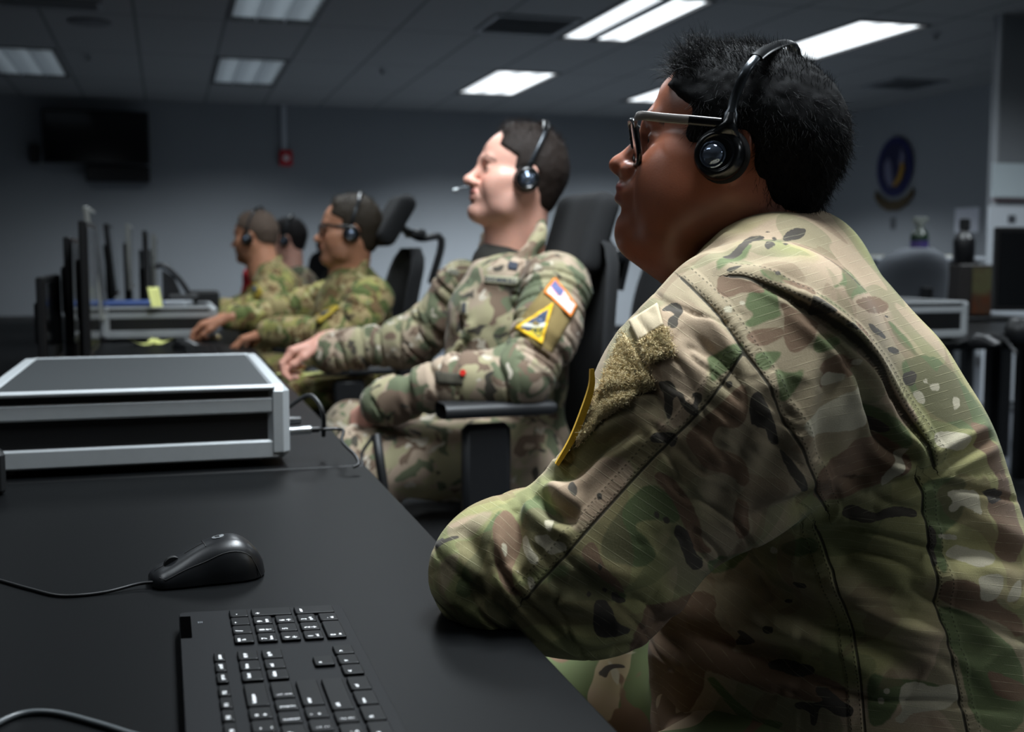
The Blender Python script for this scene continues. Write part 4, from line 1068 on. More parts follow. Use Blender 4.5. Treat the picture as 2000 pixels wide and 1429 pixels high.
# ------------------------------------------------------------------ nearest airman
def cA(l): return [(840 + u / 1.932, 560 + v / 1.932) for u, v in l]
def cB(l): return [(1340 + u / 1.4167, 420 + v / 1.4167) for u, v in l]
def cC(l): return [(1400 + u / 3.332, 300 + v / 3.332) for u, v in l]
CAMO = {
 'c_dark': [cC(p) for p in [[(25,665),(120,620),(200,550),(300,545),(315,560),(230,580),(180,620),(60,680)], [(425,560),(455,510),(520,485),(580,485),(580,520),(530,560),(440,575)], [(310,600),(320,575),(360,572),(390,595),(350,605),(330,618)], [(355,552),(395,555),(385,570),(360,568)], [(425,585),(465,585),(455,600),(428,598)], [(60,770),(110,745),(175,725),(140,760),(100,778)], [(378,778),(410,778),(408,797),(382,795)], [(395,842),(438,845),(425,868),(400,862)], [(600,945),(640,950),(700,1000),(760,1050),(700,1060),(640,1045),(600,1020)], [(790,1115),(850,1125),(915,1165),(880,1175),(800,1140)], [(975,1095),(1050,1140),(1110,1205),(1060,1200),(980,1140)], [(1100,1260),(1180,1265),(1190,1300),(1150,1310),(1100,1285)], [(1085,1045),(1130,1060),(1120,1075),(1090,1065)], [(315,515),(345,515),(345,524),(318,524)]]] + [cA(p) for p in [
  [(893,60),(940,62),(957,100),(935,120),(935,150),(915,160),(895,145),(905,115),(925,105),(905,90),(870,95)],
  [(862,355),(900,350),(925,370),(930,395),(960,400),(965,430),(990,450),(1000,420),(985,405),(1000,395),(1028,405),(1025,430),(1010,445),(1015,480),(995,490),(965,470),(945,440),(935,410),(915,420),(910,480),(900,502),(888,490),(875,440),(880,400),(865,385)],
  [(830,570),(850,550),(900,545),(935,560),(930,590),(910,610),(900,590),(860,592),(835,588)],
  [(1110,360),(1135,350),(1145,375),(1125,385)], [(1205,440),(1230,450),(1235,520),(1215,525),(1205,480)],
  [(535,745),(548,740),(565,775),(562,800),(550,805),(532,780)], [(630,780),(645,778),(650,800),(635,805)],
  [(842,850),(862,845),(868,870),(850,875)], [(880,865),(905,870),(905,890),(890,898),(878,885)],
  [(920,900),(950,900),(985,940),(1005,1010),(1032,1025),(1025,1060),(990,1068),(960,1040),(955,990),(930,950)],
  [(640,1035),(652,1050),(645,1075),(628,1060)], [(648,1140),(672,1140),(672,1160),(655,1165)], [(592,1155),(610,1155),(606,1172),(592,1170)],
  [(683,1160),(710,1155),(715,1180),(750,1190),(745,1205),(705,1205),(685,1185)],
  [(620,1185),(660,1185),(690,1215),(700,1255),(760,1280),(700,1310),(620,1310),(615,1260)],
  [(15,975),(30,955),(55,945),(60,960),(105,935),(110,945),(80,965),(40,985),(20,990)]]] + [cB(p) for p in [
  
  [(480,530),(560,585),(555,605),(520,600),(485,590)],
  [(175,510),(200,480),(240,560),(270,640),(240,640),(220,590),(195,590),(180,560)], [(260,640),(300,690),(350,780),(310,760),(270,700)],
  [(435,800),(470,798),(520,825),(560,800),(640,815),(640,835),(570,830),(500,850),(430,830)],
  [(290,1015),(330,1015),(338,1030),(310,1035)], [(265,1063),(290,1065),(285,1077),(266,1075)], [(232,1130),(260,1130),(262,1148),(235,1150)],
  [(135,1165),(160,1145),(180,1150),(175,1190),(140,1195),(100,1190)], [(220,1235),(270,1235),(350,1250),(355,1270),(320,1277),(260,1260),(225,1250)],
  [(360,1295),(400,1310),(440,1350),(465,1360),(460,1385),(420,1385),(390,1360),(370,1360),(360,1410),(345,1410),(345,1370),(300,1360),(310,1345),(350,1345),(385,1340),(360,1315)],
  [(592,440),(620,430),(640,440),(630,470),(600,475)], [(825,755),(860,755),(880,780),(850,800),(828,795)],
  [(10,1390),(50,1390),(70,1410),(60,1429),(20,1420)], [(665,850),(690,870),(690,960),(672,980)]]],
 'c_cream': [cC(p) for p in [[(145,955),(180,955),(185,975),(150,980)], [(40,1000),(100,990),(100,1030),(50,1040)], [(900,1330),(940,1340),(930,1380),(895,1370)]]] + [cA(p) for p in [
  [(345,940),(370,940),(385,985),(415,1030),(405,1050),(380,1040),(345,985)], [(400,945),(450,935),(465,960),(510,965),(520,990),(480,1005),(450,1010),(430,980),(405,965)],
  [(445,880),(465,872),(475,910),(460,935),(442,920)], [(275,975),(290,975),(295,1010),(285,1028),(272,1000)], [(365,1095),(385,1090),(400,1110),(395,1140),(375,1135)],
  [(325,1060),(338,1065),(335,1085),(325,1080)], [(1110,75),(1135,70),(1140,85),(1115,92)], [(1170,55),(1185,52),(1188,66),(1172,68)]]] + [cB(p) for p in [
  [(370,450),(400,430),(438,440),(430,460),(380,475)], [(312,580),(360,540),(430,500),(470,460),(470,500),(480,560),(460,590),(400,600),(330,615)],
  [(565,690),(590,650),(620,640),(600,690),(570,740),(540,755),(540,720)], [(648,460),(665,450),(667,468)], [(672,468),(700,465),(700,488),(675,485)], [(735,500),(760,505),(755,530),(740,545)],
  [(680,600),(740,598),(790,620),(780,650),(720,650),(682,640)], [(715,765),(780,760),(808,760),(808,790),(815,830),(790,820),(760,800),(740,825),(725,810),(740,790)],
  [(720,930),(760,910),(800,925),(860,930),(870,950),(830,970),(800,975),(760,955),(722,948)], [(790,1000),(830,990),(870,995),(860,1040),(830,1070),(800,1060),(795,1030)],
  [(870,1060),(900,1010),(920,1005),(915,1060),(880,1072)], [(595,1295),(640,1288),(680,1305),(740,1290),(760,1340),(720,1365),(670,1370),(620,1380),(600,1408),(570,1395),(600,1370),(585,1330)],
  [(240,905),(262,920),(260,935),(240,930)], [(545,1305),(560,1305),(560,1318),(545,1318)], [(530,1335),(545,1332),(548,1348),(532,1350)], [(690,880),(730,880),(755,890),(750,900),(700,895)],
  [(620,490),(650,485),(662,520),(640,525)]]],
 'c_green': [cC(p) for p in [[(0,700),(60,640),(200,590),(240,600),(190,650),(100,700),(30,760),(0,760)], [(270,760),(400,790),(500,840),(420,870),(300,810)], [(810,735),(860,760),(960,880),(1000,900),(900,920),(870,970),(840,900),(830,850),(720,900),(760,860),(820,830)], [(640,920),(720,940),(860,1050),(820,1060),(700,980)], [(200,900),(330,870),(400,920),(400,1000),(430,1060),(330,1090),(220,1130),(170,1110),(250,1040),(180,1000)], [(620,1250),(650,1170),(740,1160),(820,1200),(800,1260),(700,1290),(640,1300)], [(250,1290),(440,1280),(400,1340),(300,1429),(240,1360)], [(1100,1060),(1240,1200),(1320,1330),(1250,1290),(1140,1180)]]] + [cA(p) for p in [
  [(1040,250),(1110,240),(1180,200),(1185,260),(1100,330),(1060,370),(1055,300)], [(335,840),(380,800),(400,770),(440,800),(500,860),(480,930),(440,930),(380,930),(340,905)],
  [(640,970),(700,860),(790,760),(850,740),(960,830),(930,900),(840,870),(760,900),(830,960),(860,1020),(800,1060),(700,1040),(650,1020)],
  [(440,1080),(530,1010),(600,1020),(640,1080),(700,1110),(760,1190),(700,1200),(600,1180),(520,1180),(450,1140)], [(100,1120),(190,950),(260,850),(280,850),(230,960),(150,1180),(110,1160)],
  [(190,1180),(260,1190),(340,1280),(420,1330),(330,1330),(240,1270)], [(1040,1040),(1160,1000),(1230,985),(1150,1060),(1060,1090)]]] + [cB(p) for p in [
  
  [(590,400),(700,380),(840,560),(870,640),(820,600),(740,590),(650,530),(600,460)], [(640,740),(740,720),(780,740),(760,850),(700,880),(720,960),(700,1000),(670,900)],
  [(700,1080),(800,1100),(900,1200),(935,1260),(935,1429),(800,1429),(760,1250),(720,1170)], [(500,1250),(560,1280),(700,1290),(720,1330),(600,1330),(560,1400),(500,1420)],
  [(70,1280),(100,1270),(130,1330),(200,1390),(275,1400),(260,1425),(180,1415),(110,1350)], [(240,420),(290,440),(330,420),(300,500),(260,520)], [(270,900),(350,880),(380,920),(320,945),(270,930)], [(490,510),(600,580),(620,660),(560,620),(500,560)]]],
 'c_brown': [cC(p) for p in [[(0,790),(100,800),(280,850),(330,920),(200,890),(60,940),(0,900)], [(400,960),(520,1020),(700,1090),(640,1160),(600,1260),(480,1310),(430,1180),(440,1040)], [(700,1330),(850,1290),(900,1350),(860,1429),(640,1429)], [(520,830),(640,900),(620,940),(560,900),(380,830)], [(880,960),(1010,920),(1130,980),(1090,1040),(980,1040)], [(880,1070),(960,1160),(1000,1250),(1100,1380),(1020,1330),(900,1160)], [(180,1180),(260,1140),(440,1120),(430,1200),(300,1260),(220,1240)]]] + [cA(p) for p in [
  [(960,560),(1060,470),(1140,400),(1190,350),(1205,480),(1160,540),(1080,520),(1060,600),(1180,640),(1215,720),(1180,760),(1120,700),(1040,690),(990,620),(970,600)],
  [(860,690),(920,720),(980,800),(1025,900),(1030,960),(1070,1000),(1000,1010),(960,900),(900,780),(840,720)], [(240,900),(290,830),(330,880),(350,960),(300,1100),(360,1170),(300,1160),(250,1080),(240,980)],
  [(560,1000),(620,950),(660,1060),(720,1110),(740,1170),(690,1130),(620,1080)], [(1150,780),(1210,820),(1200,940),(1160,950),(1140,880)]]] + [cB(p) for p in [
  [(330,580),(420,500),(430,520),(380,570),(345,595)], [(380,430),(440,390),(480,400),(470,430),(400,470),(370,480)],
  [(480,600),(560,610),(640,680),(600,720),(520,750),(400,790),(370,800),(340,720),(420,660)], [(770,560),(850,600),(905,800),(935,960),(880,960),(850,860),(820,800),(870,740),(830,680)],
  [(700,1000),(790,1010),(860,1080),(935,1110),(935,1180),(860,1120),(760,1090),(700,1060)], 
  [(820,1250),(900,1280),(935,1300),(935,1350),(850,1330)], [(-155,1090),(85,1020),(120,1180),(60,1300),(-20,1440),(-170,1440)], [(0,1180),(200,1230),(430,1290),(460,1350),(300,1340),(100,1260),(0,1230)]]],  # last two: cloth brown that also stands in for shade below the arm
 'c_tan': [cC(p) for p in [[(620,720),(740,670),(830,690),(820,800),(780,850),(720,830),(700,770)], [(830,830),(880,820),(880,870),(830,890)], [(200,520),(350,420),(520,430),(420,560),(300,620),(200,640)]]] + [cA(p) for p in [
  [(860,80),(960,40),(1060,120),(1180,230),(1040,250),(1050,380),(960,520),(850,560),(870,450),(820,320),(900,260),(880,150)], [(600,660),(740,640),(780,700),(660,860),(560,940),(500,860),(440,760),(530,720)],
  [(60,900),(160,860),(250,850),(200,920),(80,960)], [(60,1020),(130,1010),(90,1080),(60,1180),(30,1060)]]] + [cB(p) for p in [
  [(440,330),(560,480),(640,560),(600,600),(500,480)]]],
}
# seams (pixel paths); grouped so that seams of one group stay apart
SEAMS = [
 [spline([(1453,688), (1380,790), (1290,880), (1180,1000), (1100,1090), (1022,1172)], 5)[::-1]],
 [spline([(1332,545), (1400,610), (1455,690), (1505,765), (1555,865), (1592,950), (1612,992)], 5), spline([(1592,1020), (1640,1150), (1675,1280), (1690,1440)], 4)[::-1]],
 [spline([(1425,541), (1470,548), (1560,590), (1640,645), (1700,710), (1750,790), (1800,860), (1826,912)], 5), spline([(1795,935), (1818,1100), (1850,1250), (1888,1440)], 4)],
]
# folds: path, depth (m, + = groove), half width (px), ledge (m; raises the right-hand side of the path)
FOLDS = [
 ([(1470,548), (1560,592), (1640,648), (1700,714), (1750,794), (1800,864), (1826,914)], .0030, 7, .0075),
 ([(1545,585), (1620,650), (1672,715), (1690,780), (1730,850), (1790,900)], .006, 13, .002),
 ([(1690,790), (1720,860), (1800,912)], .007, 14, 0), ([(1830,912), (1880,882), (1945,850)], .0045, 12, .002), ([(1700,965), (1760,945), (1830,915)], .005, 15, 0),
 ([(1850,1075), (1920,1065), (2010,1100)], .005, 20, 0), ([(1800,1150), (1900,1190), (2010,1225)], .005, 24, 0), ([(1640,1095), (1740,1165), (1840,1200), (1930,1290)], .006, 30, 0),
 ([(1420,1115), (1540,1165), (1680,1240), (1800,1320)], .009, 30, 0), ([(1340,1225), (1460,1260), (1600,1300), (1700,1360)], .007, 28, 0), ([(1260,1215), (1400,1262), (1560,1290)], .010, 26, 0),
 ([(1600,1040), (1700,1075), (1800,1090)], .004, 26, 0), ([(1270,1330), (1300,1390), (1320,1440)], .006, 25, 0), ([(1450,1010), (1560,985), (1640,960)], .006, 24, 0),
 ([(1048,962), (1085,1000), (1130,1015)], .010, 17, 0), ([(1060,935), (1120,925), (1170,880), (1250,830)], .006, 14, .003), ([(1005,990), (1010,1060), (1000,1110)], .005, 16, 0),
 ([(958,1060), (985,1120), (1030,1180), (1090,1232), (1150,1262), (1235,1252)], .003, 8, .0035), ([(900,1030), (935,1090), (940,1180)], .005, 20, 0),
 ([(1130,800), (1210,770), (1290,752)], .003, 9, .003), ([(1560,740), (1520,860), (1450,980)], .006, 26, 0), ([(1640,700), (1610,800), (1600,900)], .005, 22, 0), ([(1500,760), (1440,900), (1380,1010)], .004, 24, 0),
 ([(1330,640), (1400,700), (1440,760)], .003, 22, 0), ([(1350,560), (1420,640), (1470,730)], .002, 9, -.003), ([(1230,720), (1300,800), (1330,850)], .003, 26, 0), ([(1020,1180), (1100,1210), (1200,1220)], .005, 22, 0),
 ([(870,1100), (920,1150), (1000,1200)], .004, 18, 0), ([(1110,1130), (1200,1170), (1290,1180)], .004, 24, 0), ([(1380,470), (1450,500), (1560,490)], .003, 16, 0),
]

def smooth_loop(p, it=2):
    p = np.array(p, float)
    for _ in range(it):
        q = np.roll(p, -1, 0); p = np.stack([.78 * p + .22 * q, .22 * p + .78 * q], 1).reshape(-1, 2)
    return p
def soldier_one():
    root = thing('person', 'nearest airman with black hair, glasses and headset in camouflage uniform, elbow on the black desk', 'person', (.52, 1.12, 0))
    # head
    O = PW(1424, 318, 1.235)
    yaw = math.radians(-62); fw = np.array([math.sin(yaw), math.cos(yaw), 0]); 
    pit = math.radians(12); fwd = fw * math.cos(pit) + np.array([0, 0, 1]) * math.sin(pit)
    left = np.cross([0, 0, 1], fw); up = np.cross(fwd, left); R = np.stack([fwd, left, up], 1)
    roll = math.radians(0); 
    H = Head(O, R, sc=.97, fat=.014, lips=.008, crown=.008, res=.0018, nose=1.12, wide=1.04)
    neck = PW(1490, 620, 1.26)
    parts = H.build_skin(neck, neck_r=.070)
    # inner arms and the far hand that lies on the desk beyond the elbow
    wr = PW(1195, 985, 1.36); f = Field(wr - .3, wr + .3, .0024)
    el = PW(975, 1100, 1.02)
    f.cap(PW(1040, 1065, 1.10), wr, .036, .028)
    fd = wr - PW(1000, 1085, 1.10); fd = fd / np.linalg.norm(fd); th = np.cross([0, 0, 1], fd); th /= np.linalg.norm(th)
    hand_field(f, wr, np.stack([fd, -th, np.cross(fd, -th) * 1.0], 1), curl=.35)
    V, F = f.mesh(); parts.append((V, F, {}, 0))
    M_SK = skin_mat('skin_brown', rgb(150, 92, 68), rgb(120, 62, 58), rgb(18, 14, 12), rough=.38, spec=.5)
    V, F, at, mi = merge(parts); body = mesh_np('body', V, F, [M_SK, M_EYEW, M_IRIS], root, at, mi)
    M_H = hair_mat('hair_black', rgb(10, 10, 11), .5, spec=.14)
    hv, hf = H.hair_shell(front=.074, side_front=.050, top=.007, side=.011, nape=-.108, res=.0024)
    hn = vnormals(hv, hf); L = H.loc(hv); ln = hn @ H.R
    r = np.random.default_rng(5)
    # longer strands swept forward on top, shorter at the back
    top = np.where((L[:, 2] > .085) & (ln[:, 2] > .15))[0]; k = r.choice(top, 7500)
    d = hn[k] * .32 + (H.R @ np.array([.85, -.05, .05])) + r.normal(size=(len(k), 3)) * .28; d /= np.linalg.norm(d, axis=1, keepdims=True)
    s1 = strands(hv[k] - hn[k] * .004, d, .019, .00042, 5, .7, .55, 3)
    fr = np.where((L[:, 0] > .045) & (L[:, 2] > .07))[0]; k = r.choice(fr, 900)
    d = hn[k] * .6 + (H.R @ np.array([.55, 0, .75])) + r.normal(size=(len(k), 3)) * .35; d /= np.linalg.norm(d, axis=1, keepdims=True)
    s3 = strands(hv[k] - hn[k] * .004, d, .032, .00040, 6, .9, -.5, 4)
    bk = np.where((L[:, 2] < .09) & (L[:, 0] < .05))[0]; k = r.choice(bk, 9500)
    d = hn[k] * .35 + (H.R @ np.array([-.15, 0, -.8])) + r.normal(size=(len(k), 3)) * .22; d /= np.linalg.norm(d, axis=1, keepdims=True)
    s2 = strands(hv[k] - hn[k] * .003, d, .016, .00036, 3, .5, .2, 6)
    V, F, at, mi = merge([(hv, hf, {}, 0), (s1[0], s1[1], {}, 1), (s2[0], s2[1], {}, 1), (s3[0], s3[1], {}, 1)])
    mesh_np('hair', V, F, [mat('hair_base_black', rgb(8, 8, 9), .75, spec=.12, bump=.5, bscale=1500), M_H], root, None, mi)

    # jacket
    RC = np.stack([CR, np.array([CF[0], CF[1], 0]) / np.hypot(CF[0], CF[1]), np.array([0, 0, 1.0])], 1)
    res = .0027
    pts = [PW(830, 1000, .95), PW(830, 1000, 1.6), PW(2180, 1300, 1.0), PW(2180, 1300, 1.6), PW(1600, 400, 1.3), PW(1400, 1520, 1.1), PW(1400, 1520, 1.5)]
    lo = np.min(pts, 0) - .02; hi = np.max(pts, 0) + .02; lo[2] = PW(1600, 1560, 1.25)[2]
    f = Field(lo, hi, res)
    E = lambda px, py, d, w, dp, h, k=.06: f.ell(PW(px, py, d), (w, dp, h), R=RC, k=k)
    E(1660, 1430, 1.27, .215, .21, .20, 0)
    E(1650, 1230, 1.27, .205, .215, .17); E(1650, 1040, 1.26, .172, .215, .16); E(1615, 860, 1.25, .152, .215, .14); E(1555, 720, 1.25, .115, .21, .10)
    E(1510, 600, 1.25, .100, .17, .085, .05)
    f.chain([PW(1410, 600, 1.10), PW(1500, 545, 1.17), PW(1560, 525, 1.25), PW(1560, 545, 1.34)], [.040, .052, .05, .05], k=.05)
    f.chain([PW(1410, 620, 1.36), PW(1480, 560, 1.40), PW(1560, 640, 1.46)], [.04, .05, .1], k=.05)        # far shoulder
    E(1430, 760, 1.22, .10, .17, .12)                                                                      # chest
    f.chain([PW(1490, 700, 1.07), PW(1400, 815, 1.05), PW(1165, 1080, 1.02), PW(965, 1118, 1.01)], [.108, .108, .074, .054], k=.035)
    f.ell(PW(1110, 1170, 1.02), (.075, .05, .048), R=RC, k=.03)
    f.ell(PW(985, 1045, 1.03), (.04, .035, .034), R=RC, k=.02)
    f.chain([PW(965, 1112, 1.01), PW(1030, 1060, 1.12), PW(1150, 1010, 1.29)], [.052, .048, .042], k=.02)
    # collar: rolled edge round the neck
    ring = [(1338, 556, 1.165), (1372, 528, 1.135), (1425, 483, 1.135), (1480, 462, 1.16), (1535, 452, 1.21), (1585, 456, 1.28), (1560, 466, 1.36), (1470, 480, 1.38), (1390, 530, 1.33), (1342, 560, 1.26)]
    rp = [PW(*q) for q in ring]
    f.chain(rp, [.010] * len(rp), k=.012)
    f.chain([p + np.array([0, 0, -.022]) for p in rp], [.016] * len(rp), k=.02)
    sl, P = f._sub(f.lo, f.lo + f.res * f.n)
    f.D += (fbm(P * np.array([7, 7, 9], np.float32), 21, 2) * .0035).astype(np.float32)
    V, F = f.mesh(relax=1)
    zmin = f.lo[2] + .004
    N = vnormals(V, F); view = V - CO; view /= np.linalg.norm(view, axis=1, keepdims=True); face = -(N * view).sum(1)
    px, py, pz = proj(V); Q = np.stack([px, py], 1)
    wv = np.clip(face * 3 + .2, 0, 1); disp = np.zeros(len(V))
    for path, dep, w, ledge in FOLDS:
        path = spline(path, 5); lo2 = path.min(0) - 5 * w; hi2 = path.max(0) + 5 * w; m = ((Q > lo2) & (Q < hi2)).all(1)
        q = Q[m]; dd, sd, ar = seg_dist(q, path); Lt = ar.max() + 1e-9; tp = np.sin(np.clip(ar / Lt, 0.0, 1) * math.pi) ** .5
        disp[m] += (-1.3 * dep * np.exp(-(dd / w) ** 2) + dep * .8 * np.exp(-((dd - 1.9 * w) / (1.1 * w)) ** 2)) * tp
        if ledge: disp[m] += ledge * np.where(sd < 0, np.exp(-dd / (3.2 * w)), 0) * np.clip(dd / 3.0, 0, 1) * tp
    # arm wrinkles running across the sleeve
    a0 = np.array([1480, 700.]); ad = np.array([-.70, .714]); al = (Q - a0) @ ad; ac = (Q - a0) @ np.array([.714, .70])
    arm = np.clip((al + 60) / 80, 0, 1) * (px < 1560)
    wr_ = np.abs(fbm(np.stack([al / 75, ac / 230, al * 0], 1), 5, 3)); disp += arm * (-.0026 * np.exp(-(wr_ / .10) ** 2) + .0008)
    bk = np.clip((px - 1560) / 60, 0, 1) * (py > 930)
    wr_ = np.abs(fbm(np.stack([(py - .32 * px) / 95, (px + .3 * py) / 420, px * 0], 1), 8, 2)); disp += bk * (-.0045 * np.exp(-(wr_ / .12) ** 2) + .0015)
    V = V + N * (disp * wv)[:, None]
    at = {}
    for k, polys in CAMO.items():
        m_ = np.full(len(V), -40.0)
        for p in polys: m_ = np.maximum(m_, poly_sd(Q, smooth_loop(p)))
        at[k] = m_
    at['traced'] = np.clip(face * 8, 0, 1)
    sm = np.zeros(len(V)); sdd = np.full(len(V), .03); sa = np.zeros(len(V)); best = np.full(len(V), 1e9)
    for grp in SEAMS:
        for path in grp:
            dd, sd, ar = seg_dist(Q, path); dm = dd * pz / FOC; m = (dm < best) & (dm < .022); best[m] = dm[m]
            sdd[m] = (sd * dm)[m]; sa[m] = (ar * pz / FOC)[m]; sm[m] = (1 - dm / .022)[m]
    at['seam_m'] = sm * np.clip(face * 6, 0, 1); at['seam_d'] = -sdd; at['seam_s'] = sa
    tor = np.clip((px - 1560) / 40, 0, 1)
    at['rip'] = np.where(px > np.interp(py, [400, 545, 610, 690, 765, 865, 950, 1429], [1300, 1332, 1400, 1455, 1505, 1555, 1592, 1592]), np.where(py > 1000, py - .12 * px, py + .30 * px), (py * .85 - .56 * px)) / 17.0
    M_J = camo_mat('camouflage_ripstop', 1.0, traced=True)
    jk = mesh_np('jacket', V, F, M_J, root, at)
    jk['label'] = 'green and tan camouflage jacket'
    S = Surf(V, F)
    # tan belt loop tab, loop fleece, yellow edged patch on the sleeve
    M_TAB = mat('webbing_tan', rgb(196, 178, 146), .85, nscale=600, namp=.18, bump=.5, bscale=1500)
    M_FL = mat('loop_fleece', rgb(226, 204, 158), .95, nscale=300, namp=.35, bump=.8, bscale=800, bdist=.002)
    v, q, u, w = S.patch([(1233, 632), (1288, 598), (1300, 640), (1252, 672)], 12, 10, .0015, .003); mesh_np('pocket_tab', v, q, M_TAB, jk, label='smooth tan webbing tab')
    def fleece(name, quad, nu, nv, n, ln, lab):
        v, q, u, w = S.patch(quad, nu, nv, .001, .0022)
        nn = vnormals(v, q); half = len(v) // 2; r = np.random.default_rng(3); ii = r.integers(0, half, n)
        jit = r.normal(size=(n, 3)) * .0016; d = nn[ii] + r.normal(size=(n, 3)) * .8; d /= np.linalg.norm(d, axis=1, keepdims=True)
        s = strands(v[ii] + jit, d, ln, .00042, 4, 1.8, 0, 9)
        a, b, _, _ = merge([(v, q, {}, 0), (s[0], s[1], {}, 0)]); return mesh_np(name, a, b, M_FL, jk, label=lab)
    fleece('fastener_strip', [(1256, 674), (1302, 644), (1318, 692), (1274, 708)], 26, 22, 3600, .0036, 'small tan fuzzy fastener patch')
    fleece('fastener_panel', [(1222, 652), (1280, 752), (1195, 800), (1132, 868)][0:4], 50, 40, 9000, .0044, 'tan fuzzy fastener panel')
    # yellow rim of a patch that stands off the sleeve, seen edge on
    mb = MB(); pth = [PW(*p, .985) for p in spline([(1157, 720), (1156, 755), (1140, 806), (1118, 858), (1088, 908)], 5)]
    nn = CF; M_Y = mat('patch_yellow', rgb(214, 168, 34), .7, nscale=900, namp=.2)
    m = len(pth); V2 = []; F2 = []
    for i, p in enumerate(pth):
        t = pth[min(i + 1, m - 1)] - pth[max(i - 1, 0)]; t /= np.linalg.norm(t); sx = np.cross(t, nn); sx /= np.linalg.norm(sx)
        wd = .0016 + .0012 * math.sin(math.pi * i / (m - 1))
        for a, b in ((-wd, 0), (wd, 0), (wd, .016), (-wd, .016)): V2.append(p + sx * a + nn * b)
    for i in range(m - 1):
        for k in range(4): F2.append((4 * i + k, 4 * i + (k + 1) % 4, 4 * i + 4 + (k + 1) % 4, 4 * i + 4 + k))
    F2 += [(3, 2, 1, 0), (4 * m - 4, 4 * m - 3, 4 * m - 2, 4 * m - 1)]
    MB().add(V2, F2).build('sleeve_patch', M_Y, jk, label='yellow edged unit patch seen edge on')
    # yoke flap: lies along the collar side
    # trousers
    f = Field(np.array([-.05, .75, .30]), np.array([1.05, 1.75, .92]), .006)
    hip = PW(1650, 1560, 1.27)
    hipc = np.array([hip[0], hip[1], .56]); f.ell(hipc, (.21, .21, .13), k=0)
    for s_, sp in ((-1, -.12), (1, .13)):
        a = hipc + np.array([.04, sp, -.01]) + 0; kn = hipc + np.array([-.46, sp * 1.15 + .08, -.05])
        f.cap(a + np.array([0, 0, -.03]), kn, .090, .068, k=.05)
        f.cap(kn, kn + np.array([.02, 0, -.35]), .068, .058, k=.03)
    f.D += 0
    V, F = f.mesh(relax=2); mesh_np('trousers', V, F, camo_mat('camouflage_trousers', 1.0, weave=False), root)
    M_SH = camo_mat('camouflage_shins', 1.0, weave=False)
    for yy in (-.06, .23): MB().tube([hipc + np.array([-.44, yy, -.22]), hipc + np.array([-.44, yy, -.50])], .055, 14).build('trouser_leg', M_SH, root, smooth=40)
    
    for sp in (-.06, .23):
        f = Field(hipc + np.array([-.62, sp - .1, -.57]), hipc + np.array([-.34, sp + .1, -.38]), .006); c = hipc + np.array([-.44, sp, 0]); c[2] = .05
        f.rbox(c + np.array([-.05, 0, -.005]), (.14, .05, .045), .04, k=0); f.cap(c + np.array([0, 0, .0]), c + np.array([0, 0, .10]), .055, .055, k=.03)
        V, F = f.mesh(); mesh_np('boot', V, F, M_BOOT, root)
    return H, root, S
H1, SOLD1, SURF1 = soldier_one()
